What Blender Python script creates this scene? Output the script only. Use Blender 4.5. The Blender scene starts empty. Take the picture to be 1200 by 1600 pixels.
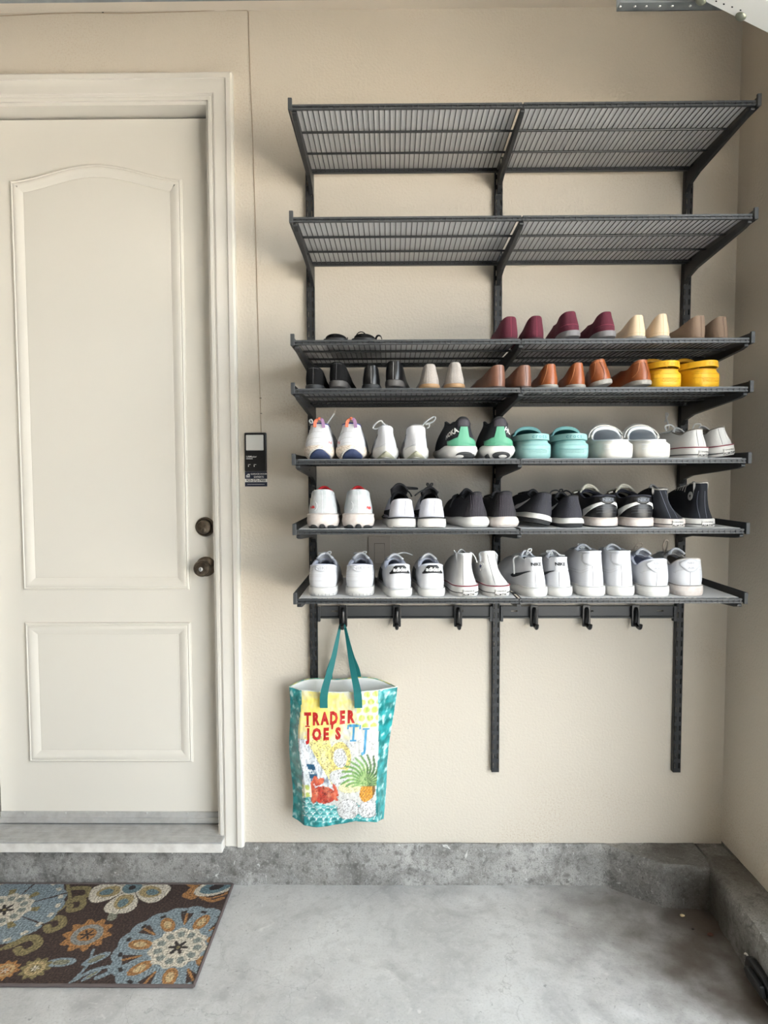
import bpy, bmesh, math, random
from mathutils import Vector, Matrix, noise
from mathutils.bvhtree import BVHTree

random.seed(7)
SC = bpy.context.scene
COL = SC.collection

# ------------------------------------------------------------------ camera
def cam_axes(yaw, pitch, roll):
    f = Vector((math.sin(yaw)*math.cos(pitch), math.cos(yaw)*math.cos(pitch), -math.sin(pitch)))
    r = Vector((math.cos(yaw), -math.sin(yaw), 0))
    d = f.cross(r)
    return r*math.cos(roll)+d*math.sin(roll), -r*math.sin(roll)+d*math.cos(roll), f
CAM = Vector((0.26, -2.2192, 1.4001)); FPX = 1040.4755
_r, _d, _f = cam_axes(-0.0104, 0.0554, 0.0033)
cam = bpy.data.cameras.new('camera'); cam_o = bpy.data.objects.new('camera', cam); COL.objects.link(cam_o)
m = Matrix.Identity(4)
for i in range(3):
    m[i][0] = _r[i]; m[i][1] = -_d[i]; m[i][2] = -_f[i]; m[i][3] = CAM[i]
cam_o.matrix_world = m
cam.sensor_fit = 'VERTICAL'; cam.sensor_height = 36.0; cam.lens = FPX*36.0/1600.0; cam.clip_start = 0.05
SC.camera = cam_o
def px_y(u, v, Y):            # where a sight line meets a wall-parallel plane
    d = _f + _r*((u-600)/FPX) + _d*((v-800)/FPX)
    return CAM + d*((Y-CAM.y)/d.y)
def px_z(u, v, Z):
    d = _f + _r*((u-600)/FPX) + _d*((v-800)/FPX)
    return CAM + d*((Z-CAM.z)/d.z)

# ------------------------------------------------------------------ sky, daylight, exposure
W = bpy.data.worlds.new('overcast_sky'); SC.world = W; W.use_nodes = True
wn = W.node_tree.nodes; wl = W.node_tree.links
bg = wn['Background']; bg.inputs['Strength'].default_value = 7.6
bg.inputs['Color'].default_value = (0.85, 0.935, 1.0, 1)
OPEN_Y0, OPEN_Y1, OPEN_Z = -0.74, -3.75, 2.46       # the open garage doorway in the right wall
pl = bpy.data.lights.new('daylight_portal', 'AREA'); pl.shape = 'RECTANGLE'
pl.size = abs(OPEN_Y1-OPEN_Y0); pl.size_y = OPEN_Z
po = bpy.data.objects.new('daylight_portal', pl); COL.objects.link(po)
po.matrix_world = Matrix.Translation((1.53, (OPEN_Y0+OPEN_Y1)/2, OPEN_Z/2)) @ Matrix(((0,0,1,0),(1,0,0,0),(0,1,0,0),(0,0,0,1)))
pl.cycles.is_portal = True
sun = bpy.data.lights.new('sun', 'SUN'); sun.energy = 105.0; sun.angle = 0.02; sun.color = (1.0, 0.93, 0.85)
sun_o = bpy.data.objects.new('sun', sun); COL.objects.link(sun_o); sun_o.rotation_euler = (math.radians(8), math.radians(-27), 0)   # from behind the garage, falls on the driveway only
SC.view_settings.view_transform = 'Standard'; SC.view_settings.look = 'None'
SC.view_settings.gamma = 1.0; SC.view_settings.use_curve_mapping = False
SC.view_settings.exposure = 0.2

# ------------------------------------------------------------------ helpers
def lin(c):
    return tuple(((x/255)/12.92 if x/255 <= 0.04045 else ((x/255+0.055)/1.055)**2.4) for x in c)
MATS = {}
def mat(name, rgb, rough=0.6, metal=0.0, bump=None, var=None, coat=0.0, spec=0.5, sheen=0.0):
    """procedural principled material; bump=(scale, strength[, detail]); var=(scale, rgb2, amount)"""
    if name in MATS: return MATS[name]
    M = bpy.data.materials.new(name); M.use_nodes = True
    N = M.node_tree.nodes; L = M.node_tree.links; b = N['Principled BSDF']
    b.inputs['Base Color'].default_value = (*lin(rgb), 1); b.inputs['Roughness'].default_value = rough
    b.inputs['Metallic'].default_value = metal; b.inputs['Coat Weight'].default_value = coat
    b.inputs['Specular IOR Level'].default_value = spec; b.inputs['Sheen Weight'].default_value = sheen
    tc = N.new('ShaderNodeTexCoord')
    if var:
        n = N.new('ShaderNodeTexNoise'); n.inputs['Scale'].default_value = var[0]; n.inputs['Detail'].default_value = 6
        r = N.new('ShaderNodeMapRange'); r.inputs['From Min'].default_value = 0.38; r.inputs['From Max'].default_value = 0.66
        r.inputs['To Max'].default_value = var[2]
        x = N.new('ShaderNodeMix'); x.data_type = 'RGBA'
        x.inputs['A'].default_value = (*lin(rgb), 1); x.inputs['B'].default_value = (*lin(var[1]), 1)
        L.new(tc.outputs['Object'], n.inputs['Vector']); L.new(n.outputs['Fac'], r.inputs['Value'])
        L.new(r.outputs['Result'], x.inputs['Factor']); L.new(x.outputs['Result'], b.inputs['Base Color'])
    if bump:
        n = N.new('ShaderNodeTexNoise'); n.inputs['Scale'].default_value = bump[0]; n.inputs['Detail'].default_value = bump[2] if len(bump) > 2 else 3
        p = N.new('ShaderNodeBump'); p.inputs['Strength'].default_value = bump[1]; p.inputs['Distance'].default_value = 0.002
        L.new(tc.outputs['Object'], n.inputs['Vector']); L.new(n.outputs['Fac'], p.inputs['Height']); L.new(p.outputs['Normal'], b.inputs['Normal'])
    MATS[name] = M
    return M

class MB:
    def __init__(s): s.v = []; s.f = []
    def add(s, vs, fs):
        o = len(s.v); s.v += [tuple(v) for v in vs]; s.f += [tuple(i+o for i in f) for f in fs]; return s
    def box(s, x0, x1, y0, y1, z0, z1):
        x0, x1 = min(x0,x1), max(x0,x1); y0, y1 = min(y0,y1), max(y0,y1); z0, z1 = min(z0,z1), max(z0,z1)
        return s.add([(x0,y0,z0),(x1,y0,z0),(x1,y1,z0),(x0,y1,z0),(x0,y0,z1),(x1,y0,z1),(x1,y1,z1),(x0,y1,z1)],
              [(0,3,2,1),(4,5,6,7),(0,1,5,4),(1,2,6,5),(2,3,7,6),(3,0,4,7)])
    def prism(s, pts, axis, a, b):
        """polygon pts (2-D) extruded along axis from a to b; 'x': pts=(y,z) 'y': (x,z) 'z': (x,y)"""
        mk = {'x': lambda p, t: (t,p[0],p[1]), 'y': lambda p, t: (p[0],t,p[1]), 'z': lambda p, t: (p[0],p[1],t)}[axis]
        n = len(pts)
        return s.add([mk(p,a) for p in pts]+[mk(p,b) for p in pts],
              [tuple(range(n))[::-1], tuple(range(n,2*n))]+[(i,(i+1)%n,n+(i+1)%n,n+i) for i in range(n)])
    def tube(s, pts, r, n=8, cap=True, closed=False):
        P = [Vector(p) for p in pts]; k = len(P); R = r if isinstance(r, (list,tuple)) else [r]*k
        up = None; rings = []
        for i in range(k):
            a = P[(i-1)%k] if (closed or i > 0) else P[i]; b = P[(i+1)%k] if (closed or i < k-1) else P[i]
            t = (b-a).normalized() if (b-a).length > 1e-9 else Vector((0,0,1))
            if up is None:
                up = Vector((0,0,1)) if abs(t.z) < 0.9 else Vector((1,0,0))
            u = (up - t*up.dot(t))
            u = u.normalized() if u.length > 1e-6 else t.orthogonal().normalized()
            w = t.cross(u); up = u
            rings.append([P[i]+(u*math.cos(2*math.pi*j/n)+w*math.sin(2*math.pi*j/n))*R[i] for j in range(n)])
        vs = [v for g in rings for v in g]; fs = []
        for i in range(k if closed else k-1):
            for j in range(n):
                i2 = (i+1) % k
                fs.append((i*n+j, i*n+(j+1)%n, i2*n+(j+1)%n, i2*n+j))
        if cap and not closed:
            fs.append(tuple(range(n))[::-1]); fs.append(tuple((k-1)*n+j for j in range(n)))
        return s.add(vs, fs)
    def ribbon(s, pts, w, th, side=Vector((1,0,0))):
        """flat band along pts; w width (or list) measured along 'side' (vector or list), th thickness"""
        k = len(pts); vs = []
        for i in range(k):
            p = Vector(pts[i]); a = Vector(pts[max(0,i-1)]); b = Vector(pts[min(k-1,i+1)]); t = (b-a).normalized()
            sd = Vector(side[i] if isinstance(side, list) else side); sd = (sd - t*sd.dot(t)).normalized(); nn = t.cross(sd)
            ww = w[i] if isinstance(w, (list,tuple)) else w
            for q, e in ((-1,-1),(1,-1),(1,1),(-1,1)):
                vs.append(p + sd*(q*ww/2) + nn*(e*th/2))
        fs = [(0,1,2,3), tuple((k-1)*4+j for j in (3,2,1,0))]
        for i in range(k-1):
            for j in range(4): fs.append((i*4+j, (i+1)*4+j, (i+1)*4+(j+1)%4, i*4+(j+1)%4))
        return s.add(vs, fs)
    def lathe(s, prof, n=24, axis='y', c=(0,0,0), cap=True):
        """prof [(r, t)] spun about an axis through c"""
        c = Vector(c); vs = []
        for r, t in prof:
            for j in range(n):
                a = 2*math.pi*j/n; x, z = r*math.cos(a), r*math.sin(a)
                vs.append(c + (Vector((x,t,z)) if axis == 'y' else Vector((x,z,t)) if axis == 'z' else Vector((t,x,z))))
        fs = []
        for i in range(len(prof)-1):
            for j in range(n): fs.append((i*n+j, i*n+(j+1)%n, (i+1)*n+(j+1)%n, (i+1)*n+j))
        if cap: fs.append(tuple(range(n))); fs.append(tuple((len(prof)-1)*n+j for j in range(n))[::-1])
        return s.add(vs, fs)
    def build(s, name, material, parent=None, smooth=False, bevel=0, fix=True):
        me = bpy.data.meshes.new(name); me.from_pydata([tuple(v) for v in s.v], [], s.f)
        if fix:
            bm = bmesh.new(); bm.from_mesh(me); bmesh.ops.recalc_face_normals(bm, faces=bm.faces); bm.to_mesh(me); bm.free()
        me.materials.append(material)
        o = bpy.data.objects.new(name, me); COL.objects.link(o)
        if parent: o.parent = parent
        if smooth:
            me.shade_smooth()
            if smooth != 'all': me.set_sharp_from_angle(angle=math.radians(smooth if smooth is not True else 40))
        if bevel:
            b = o.modifiers.new('bevel', 'BEVEL'); b.width = bevel; b.segments = 2; b.limit_method = 'ANGLE'
        return o
def empty(name, loc=(0,0,0), rot=(0,0,0)):
    o = bpy.data.objects.new(name, None); COL.objects.link(o); o.location = loc; o.rotation_euler = rot
    o.empty_display_size = 0.05
    return o
def tag(o, label, cat, group=None):
    o['label'] = label; o['category'] = cat
    if group: o['group'] = group
    return o
def structure(o, label=None):
    o['kind'] = 'structure'
    if label: o['label'] = label
    return o
def catmull(pts, n=6):
    P = [Vector(p) for p in pts]; out = []
    for i in range(len(P)-1):
        p0 = P[max(0,i-1)]; p1 = P[i]; p2 = P[i+1]; p3 = P[min(len(P)-1,i+2)]
        for k in range(n):
            t = k/n
            out.append(0.5*((2*p1)+(p2-p0)*t+(2*p0-5*p1+4*p2-p3)*t*t+(3*p1-p0-3*p2+p3)*t**3))
    out.append(P[-1]); return out
def sweep2d(path, prof, y0, closed, inward):
    """moulding: 2-D path (x,z), profile [(offset, depth)], offset to the left (inward=1) or right of travel; depth towards -Y"""
    mb = MB(); n = len(path); k = len(prof)
    for i in range(n):
        p = Vector(path[i])
        a = Vector(path[(i-1)%n]) if (closed or i > 0) else None
        b = Vector(path[(i+1)%n]) if (closed or i < n-1) else None
        ns = []
        if a is not None: t = (p-a).normalized(); ns.append(Vector((-t.y,t.x))*inward)
        if b is not None: t = (b-p).normalized(); ns.append(Vector((-t.y,t.x))*inward)
        nn = sum(ns, Vector((0,0))); nn.normalize(); nn = nn/max(0.3, nn.dot(ns[0]))
        for off, dep in prof:
            q = p + nn*off; mb.v.append((q.x, y0-dep, q.y))
    for i in range(n if closed else n-1):
        for j in range(k-1):
            i2 = (i+1) % n
            mb.f.append((i*k+j, i*k+j+1, i2*k+j+1, i2*k+j))
    if not closed:
        mb.f.append(tuple(range(k))); mb.f.append(tuple((n-1)*k+j for j in range(k))[::-1])
    return mb
def text_mesh(txt, size, bold=0.0, shear=0.0, align='CENTER', spacing=1.0, fine=0.14):
    """flat lettering as (verts2d, faces), centred"""
    cu = bpy.data.curves.new('txt', 'FONT'); cu.body = txt; cu.size = size; cu.align_x = align; cu.align_y = 'CENTER'
    cu.offset = bold; cu.shear = shear; cu.resolution_u = 2; cu.space_character = spacing; cu.space_line = 0.85
    o = bpy.data.objects.new('txt', cu); COL.objects.link(o)
    bpy.context.view_layer.update()
    dg = bpy.context.evaluated_depsgraph_get(); me = o.evaluated_get(dg).to_mesh()
    bm = bmesh.new(); bm.from_mesh(me); bmesh.ops.triangulate(bm, faces=bm.faces)
    for _ in range(4):
        lg = [e for e in bm.edges if e.calc_length() > size*fine]
        if not lg: break
        bmesh.ops.subdivide_edges(bm, edges=lg, cuts=1); bmesh.ops.triangulate(bm, faces=bm.faces)
    bm.verts.index_update(); vs = [(v.co.x,v.co.y) for v in bm.verts]; fs = [tuple(v.index for v in f.verts) for f in bm.faces]; bm.free()
    o.evaluated_get(dg).to_mesh_clear(); bpy.data.objects.remove(o); bpy.data.curves.remove(cu)
    return vs, fs
def flat_text(name, txt, size, fn, material, parent, **k):
    """lettering whose 2-D points go through fn(x, y) -> 3-D"""
    vs, fs = text_mesh(txt, size, **k); mb = MB(); mb.add([fn(x,y) for x,y in vs], fs)
    return mb.build(name, material, parent, fix=False)

# ------------------------------------------------------------------ materials of the place
def wall_mat(name, rgb, sc=150, st=0.35):
    M = mat(name, rgb, 0.75, bump=(sc, st, 2))
    N = M.node_tree.nodes; L = M.node_tree.links; b = N['Principled BSDF']; tc = N['Texture Coordinate']
    n = N.new('ShaderNodeTexNoise'); n.inputs['Scale'].default_value = 2.2; n.inputs['Detail'].default_value = 5
    n2 = N.new('ShaderNodeTexNoise'); n2.inputs['Scale'].default_value = 190; n2.inputs['Detail'].default_value = 2
    mul = N.new('ShaderNodeMath'); mul.operation = 'MULTIPLY'
    r = N.new('ShaderNodeMapRange'); r.inputs['From Min'].default_value = 0.5; r.inputs['From Max'].default_value = 0.72
    r2 = N.new('ShaderNodeMapRange'); r2.inputs['From Min'].default_value = 0.5; r2.inputs['From Max'].default_value = 0.7; r2.inputs['To Max'].default_value = 0.6
    x = N.new('ShaderNodeMix'); x.data_type = 'RGBA'
    x.inputs['A'].default_value = (*lin(rgb), 1); x.inputs['B'].default_value = (*lin((176,152,124)), 1)
    L.new(tc.outputs['Object'], n.inputs['Vector']); L.new(tc.outputs['Object'], n2.inputs['Vector'])
    L.new(n.outputs['Fac'], r.inputs['Value']); L.new(n2.outputs['Fac'], r2.inputs['Value'])
    L.new(r.outputs['Result'], mul.inputs[0]); L.new(r2.outputs['Result'], mul.inputs[1])
    L.new(mul.outputs[0], x.inputs['Factor']); L.new(x.outputs['Result'], b.inputs['Base Color'])
    return M
def concrete_mat(name, base, light, dark, scale, k=1.0):
    M = bpy.data.materials.new(name); M.use_nodes = True
    N = M.node_tree.nodes; L = M.node_tree.links; b = N['Principled BSDF']; b.inputs['Roughness'].default_value = 0.55
    b.inputs['Specular IOR Level'].default_value = 0.35
    tc = N.new('ShaderNodeTexCoord')
    def nz(s, d, dist=0.0):
        n = N.new('ShaderNodeTexNoise'); n.inputs['Scale'].default_value = s; n.inputs['Detail'].default_value = d; n.inputs['Distortion'].default_value = dist
        L.new(tc.outputs['Object'], n.inputs['Vector']); return n
    def mix(a, bb, fac, lo, hi, amt):
        r = N.new('ShaderNodeMapRange'); r.inputs['From Min'].default_value = lo; r.inputs['From Max'].default_value = hi; r.inputs['To Max'].default_value = amt
        L.new(fac, r.inputs['Value']); x = N.new('ShaderNodeMix'); x.data_type = 'RGBA'
        L.new(r.outputs['Result'], x.inputs['Factor'])
        if isinstance(a, tuple): x.inputs['A'].default_value = (*lin(a), 1)
        else: L.new(a, x.inputs['A'])
        x.inputs['B'].default_value = (*lin(bb), 1); return x.outputs['Result']
    c = mix(base, light, nz(scale, 8, 0.6).outputs['Fac'], 0.42, 0.68, 0.9)
    c = mix(c, dark, nz(scale*2.3, 10, 1.2).outputs['Fac'], 0.52, 0.75, 0.7)
    c = mix(c, dark, nz(scale*11, 8, 0.3).outputs['Fac'], 0.52, 0.68, 0.6*k)
    c = mix(c, light, nz(scale*25, 6, 0).outputs['Fac'], 0.54, 0.70, 0.6*k)
    c = mix(c, dark, nz(scale*60, 4, 0).outputs['Fac'], 0.52, 0.70, 0.7*k)
    c = mix(c, tuple(int(q*0.55) for q in dark), nz(scale*28, 3, 0.8).outputs['Fac'], 0.68, 0.74, 0.8*k)
    c = mix(c, (228,226,222), nz(scale*5.5, 9, 2.0).outputs['Fac'], 0.67, 0.74, 0.6*k)
    mu = N.new('ShaderNodeTexMusgrave') if hasattr(bpy.types, 'ShaderNodeTexMusgrave') else None
    v = N.new('ShaderNodeTexVoronoi'); v.feature = 'DISTANCE_TO_EDGE'; v.inputs['Scale'].default_value = 1.9
    dn = nz(3.0, 6, 0); add = N.new('ShaderNodeVectorMath'); add.operation = 'MULTIPLY_ADD'
    add.inputs[1].default_value = (0.55,0.55,0.55); L.new(dn.outputs['Color'], add.inputs[0]); L.new(tc.outputs['Object'], add.inputs[2]); L.new(add.outputs[0], v.inputs['Vector'])
    c = mix(c, tuple(int(q*0.72) for q in dark), v.outputs['Distance'], 0.0030, 0.0, 0.35)
    L.new(c, b.inputs['Base Color'])
    p = N.new('ShaderNodeBump'); p.inputs['Strength'].default_value = 0.3+0.5*k; p.inputs['Distance'].default_value = 0.004
    L.new(nz(scale*9, 10).outputs['Fac'], p.inputs['Height']); L.new(p.outputs['Normal'], b.inputs['Normal'])
    MATS[name] = M
    return M
M_WALL = wall_mat('painted_stucco', (205,196,182), 120, 0.7)
M_CEIL = mat('ceiling_paint', (222,212,198), 0.8, bump=(110,0.25))
M_TRIM = mat('trim_paint', (222,217,208), 0.42, bump=(30,0.05))
M_DOOR = mat('door_paint', (220,215,205), 0.4, bump=(60,0.04))
M_FLOOR = concrete_mat('concrete_slab', (178,178,177), (200,200,199), (150,149,148), 2.6, 0.55)
def grime_shade(M, cx, cy, rad, rgb, amt):
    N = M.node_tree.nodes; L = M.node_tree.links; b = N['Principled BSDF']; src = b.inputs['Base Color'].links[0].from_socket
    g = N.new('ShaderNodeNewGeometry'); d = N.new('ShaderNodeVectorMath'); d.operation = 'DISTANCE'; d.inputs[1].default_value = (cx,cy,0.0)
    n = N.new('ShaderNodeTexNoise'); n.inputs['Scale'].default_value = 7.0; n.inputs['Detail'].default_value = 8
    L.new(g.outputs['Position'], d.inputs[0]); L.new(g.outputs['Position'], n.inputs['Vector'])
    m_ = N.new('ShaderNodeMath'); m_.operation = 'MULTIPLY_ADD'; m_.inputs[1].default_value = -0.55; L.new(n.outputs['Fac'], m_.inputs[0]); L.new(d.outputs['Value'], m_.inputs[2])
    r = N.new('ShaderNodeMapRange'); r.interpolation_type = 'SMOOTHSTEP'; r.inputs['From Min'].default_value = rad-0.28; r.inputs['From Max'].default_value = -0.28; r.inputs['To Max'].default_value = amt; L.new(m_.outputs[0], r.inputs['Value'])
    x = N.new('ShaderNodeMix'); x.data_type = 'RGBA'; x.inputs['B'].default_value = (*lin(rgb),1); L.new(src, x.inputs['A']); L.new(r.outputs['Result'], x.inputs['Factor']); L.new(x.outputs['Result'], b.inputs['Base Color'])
grime_shade(M_FLOOR, 1.22, -0.22, 0.62, (66,56,47), 0.95)  # corner dirt, with the return wall's shade painted into the colour too
grime_shade(M_FLOOR, 1.30, -0.48, 0.40, (70,60,50), 0.8)  # second centre by the right curb, again dirt plus painted shade
M_CURB = concrete_mat('concrete_curb', (134,132,128), (176,174,170), (80,77,73), 4.5, 1.0)
grime_shade(M_CURB, 1.32, -0.12, 0.5, (62,56,48), 0.8)
M_STEEL = mat('graphite_steel', (54,56,58), 0.45, 0.1, bump=(400,0.05))
M_STEEL_B = mat('black_graphite_steel', (38,39,41), 0.45, 0.1, bump=(400,0.05))
M_STEEL_D = mat('dark_graphite_steel', (34,35,36), 0.45, 0.1)
M_ALU = mat('aluminium', (196,195,193), 0.4, 0.35, var=(30,(160,158,156),0.5))
M_GALV = mat('galvanised_steel', (150,156,158), 0.4, 0.8, var=(18,(110,116,120),0.7))
M_BLACK = mat('black_plastic', (22,22,23), 0.35)
M_GAP = mat('weather_seal', (14,14,15), 0.9)
M_BRONZE = mat('aged_bronze', (112,100,86), 0.32, 0.7, var=(60,(64,56,48),0.8))

# ------------------------------------------------------------------ the room
XC = 1.385; WT = 0.16; CEIL = 2.89; XL = -4.6; YB = -6.2; WB = 0.14
w = MB()
w.box(XL, -1.146, 0, 0.12, WB, CEIL); w.box(-1.146, -0.318, 0, 0.12, 2.61, CEIL); w.box(-0.318, XC, 0, 0.12, WB, CEIL)
w.box(-1.3, -0.2, 0.13, 0.15, 0.0, 2.7)  # unseen backing added behind the door to stop light leaking in
structure(w.build('wall_back', M_WALL), 'beige stucco side wall of the garage behind the shoe shelves')
w = MB()
w.box(XC, XC+WT, OPEN_Y0, 0.12, 0.15, CEIL); w.box(XC, XC+WT, OPEN_Y1, OPEN_Y0, OPEN_Z, CEIL); w.box(XC, XC+WT, YB, OPEN_Y1, 0, CEIL)
structure(w.build('wall_right', M_WALL), 'beige stucco return wall beside the garage doorway')
M_PLY = mat('bare_plywood', (112,97,80), 0.85, var=(3,(86,74,60),0.8))
structure(MB().box(XL-0.15, XL, YB, 0.12, 0, CEIL).build('wall_left', M_PLY))
structure(MB().box(XL-0.15, XC+WT, YB-0.15, YB, 0, CEIL).build('wall_front', M_PLY))
structure(MB().box(XL-0.15, XC+WT, YB-0.15, 0.12, CEIL, CEIL+0.1).build('ceiling', M_CEIL))
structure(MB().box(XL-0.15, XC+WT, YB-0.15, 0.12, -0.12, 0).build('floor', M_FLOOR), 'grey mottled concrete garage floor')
M_DRIVE = mat('driveway_concrete', (186,183,176), 0.8, var=(1.5,(160,157,150),0.8))
structure(MB().box(XC+WT, XC+9, -14, 9, -0.14, -0.015).build('driveway', M_DRIVE))
M_STREET = mat('street_asphalt', (104,104,104), 0.9)
structure(MB().box(XC+9, 70, -60, 60, -0.3, -0.06).build('street', M_STREET))
# broken-faced concrete curb
def curb(name, outline, z0, z1, seed, amp=0.005):
    """outline: wall-side polyline is straight; front polyline given (x,y) list; front face and top get rough relief"""
    mb = MB(); pts = []
    for a, b in zip(outline[:-1], outline[1:]):
        n = max(1, int((Vector(b)-Vector(a)).length/0.018))
        pts += [Vector(a).lerp(Vector(b), i/n) for i in range(n)]
    pts.append(Vector(outline[-1])); nz_ = 9; nt = 4; rows = []
    for i, p in enumerate(pts):
        col = []
        t = (pts[min(i+1,len(pts)-1)]-pts[max(i-1,0)]).normalized(); nn = Vector((t.y,-t.x))
        for j in range(nz_+1):
            z = z0+(z1-z0)*j/nz_
            q = noise.fractal(Vector((p.x*14, p.y*14+seed, z*14)), 1.0, 2.0, 4)*amp
            rnd = 0.008*max(0,(j-nz_+1.5)/1.5)**2
            col.append((p.x+nn.x*(q-rnd), p.y+nn.y*(q-rnd), z + (noise.noise(Vector((p.x*9,seed,p.y*9)))*0.004 if j == nz_ else 0)))
        for j in range(1, nt+1):
            f = j/nt
            col.append((p.x*(1-f)+back(p)[0]*f, p.y*(1-f)+back(p)[1]*f, z1+noise.noise(Vector((p.x*12,f*2,p.y*12+seed)))*0.003))
        rows.append(col)
    k = len(rows[0])
    for c in rows: mb.v += c
    for i in range(len(rows)-1):
        for j in range(k-1): mb.f.append((i*k+j, (i+1)*k+j, (i+1)*k+j+1, i*k+j+1))
    return mb.build(name, M_CURB, smooth=60)
back = lambda p: (p.x, 0.06)
structure(curb('curb_back', [(XL,-0.014),(-1.3,-0.014),(0.2,-0.017),(0.985,-0.014),(1.0,-0.03),(1.06,-0.075),(1.135,-0.128),(1.29,-0.142)], 0, 0.141, 3.0), 'rough grey concrete stem wall under the stucco').location = (0,0,0)
back = lambda p: (XC+0.06, p.y)
structure(curb('curb_right', [(1.282,-0.09),(1.277,-0.20),(1.262,-0.36),(1.252,-0.52),(1.25,-0.74)], 0, 0.15, 9.0), 'rough grey concrete stem wall along the right wall')
structure(MB().box(1.25, XC+WT, -0.748, -0.735, 0, 0.15).box(XC, XC+WT, -0.74, 0.12, 0, 0.15).box(1.0, XC+WT, 0.02, 0.12, 0, 0.141).box(1.3, XC+.02, -0.12, 0.12, 0, 0.1385).build('curb_end', M_CURB))

# ------------------------------------------------------------------ entry door
def jamb(name, *a): return structure(MB().box(*a).build(name, M_TRIM))
jamb('trim_1', -0.334, -0.318, -0.004, 0.125, 0.14, 2.61).data
jamb('trim_2', -1.146, -1.13, -0.004, 0.125, 0.14, 2.61)
jamb('trim_3', -1.13, -0.334, -0.004, 0.125, 2.597, 2.61)
structure(MB().box(-0.346, -0.334, 0.107, 0.125, 0.17, 2.6).box(-1.13,-1.12,0.107,0.125,0.17,2.6).box(-1.13,-0.334,0.107,0.125,2.585,2.597).build('trim_4', M_GAP))
cas = [(0,0),(0,0.011),(0.010,0.012),(0.0115,0.0105),(0.013,0.012),(0.018,0.0125),(0.0195,0.0165),(0.026,0.0175),(0.040,0.0165),(0.052,0.018),(0.060,0.0205),(0.0615,0.025),(0.076,0.026),(0.079,0.022),(0.0825,0.020),(0.0825,0)]
structure(sweep2d([(-1.148,0.136),(-1.148,2.608),(-0.3265,2.608),(-0.3265,0.136)], cas, 0, False, 1).build('trim_5', M_TRIM, smooth=30), 'cream moulded casing around the entry door')
door = structure(empty('door_1', (0,0,0)), 'cream two panel door with an arched upper panel')
door['category'] = 'door'
MB().box(-1.122, -0.339, 0.06, 0.104, 0.185, 2.588).build('door_slab', M_DOOR, door, bevel=0.002)
arch = []
for i in range(25):
    t = i/24; x = -0.435-(1.014-0.435)*t; s = (1-math.cos(2*math.pi*t))/2
    arch.append((x, 2.390+0.052*(s**0.85)))
prof = [(0,0),(0.002,0.006),(0.007,0.0085),(0.0105,0.0065),(0.0125,0.0085),(0.017,0.0095),(0.022,0.0085),(0.034,0.0045),(0.043,0.001),(0.0445,0.0016)]
up = [(-1.014,1.006),(-0.435,1.006)]+arch
lo = [(-1.013,0.397),(-0.435,0.397),(-0.435,0.893),(-1.013,0.893)]
for path in (up, lo):
    pm = sweep2d(path, prof, 0.06, True, 1).build('panel_moulding', M_DOOR, door, smooth=25)
sw = MB().box(-1.121, -0.340, 0.053, 0.06, 0.181, 0.219).box(-1.121,-0.340,0.048,0.06,0.181,0.199).build('door_sweep', M_ALU, door, bevel=0.0015)
for u in (38,102,166,229,293):
    p = px_y(u,1270,0.053); MB().lathe([(0.0045,0),(0.0042,-0.0015),(0.0025,-0.0028)],12,'y',(p.x,0.053,p.z)).build('screw', M_ALU, sw, smooth=True)
# deadbolt and knob
db = empty('deadbolt', (-0.379,0.06,1.2245)); db.parent = door
MB().lathe([(0.0335,0),(0.0335,-0.004),(0.031,-0.009),(0.0285,-0.010),(0.0255,-0.008),(0.0245,-0.016),(0.0235,-0.021),(0.021,-0.023),(0.0,-0.0235)],32).build('rosette', M_BRONZE, db, smooth=50)
kp = MB().lathe([(0.0075,-0.0225),(0.0075,-0.0255),(0.0062,-0.0265),(0,-0.0265)],20,'y',(0,0,-0.009)).build('cylinder', M_BRONZE, db, smooth=50)
MB().box(-0.0009,0.0009,-0.0272,-0.026,-0.0138,-0.0045).build('keyhole', M_GAP, db)
kb = empty('door_knob', (-0.379,0.06,1.087)); kb.parent = door
MB().lathe([(0.0345,0),(0.0345,-0.004),(0.031,-0.009),(0.016,-0.012),(0.0135,-0.02),(0.0145,-0.028),(0.022,-0.034),(0.0275,-0.042),(0.0285,-0.052),(0.0265,-0.0585),(0.0235,-0.061),(0.0225,-0.0595),(0.0195,-0.0602),(0.0185,-0.0625),(0.014,-0.0632),(0.0,-0.0632)],36).build('knob', M_BRONZE, kb, smooth=45)
MB().lathe([(0.0072,-0.063),(0.0072,-0.0655),(0.006,-0.0665),(0,-0.0665)],20,'y',(0,0,-0.001)).build('cylinder', M_ALU, kb, smooth=50)
MB().box(-0.0009,0.0009,-0.0672,-0.0655,-0.0055,0.0038).build('keyhole', M_GAP, kb)
# threshold
th = structure(empty('door_2', (0,0,0)), 'ribbed aluminium threshold with a white nosing under the door'); th.name = 'threshold'; th['category'] = 'threshold'
mb = MB(); prof2 = [(0.10,0.186),(0.062,0.186),(0.06,0.1745)]
for i in range(16):
    y = 0.055-i*0.0064; z = 0.1745-0.0045*i/16
    prof2 += [(y,z),(y-0.0028,z),(y-0.0034,z-0.0014),(y-0.0058,z-0.0014)]
prof2 += [(-0.052,0.169),(-0.052,0.164),(-0.03,0.164),(0.10,0.164)]
mb.prism(prof2, 'x', -1.2, -0.312); mb.build('sill_plate', M_ALU, th, smooth=20)
MB().box(-1.2, -0.311, -0.05, -0.001, 0.131, 0.1645).build('nosing', mat('nosing_paint', (226,222,216), 0.6, bump=(90,0.2), var=(25,(190,184,176),0.6)), th, bevel=0.002)
MB().box(-1.2,-0.33,0.0,0.12,0.10,0.163).build('sub_sill', M_GAP, th)
MB().box(-1.121,-0.339,0.064,0.10,0.176,0.186).build('sweep_rubber', M_GAP, door)
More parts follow.
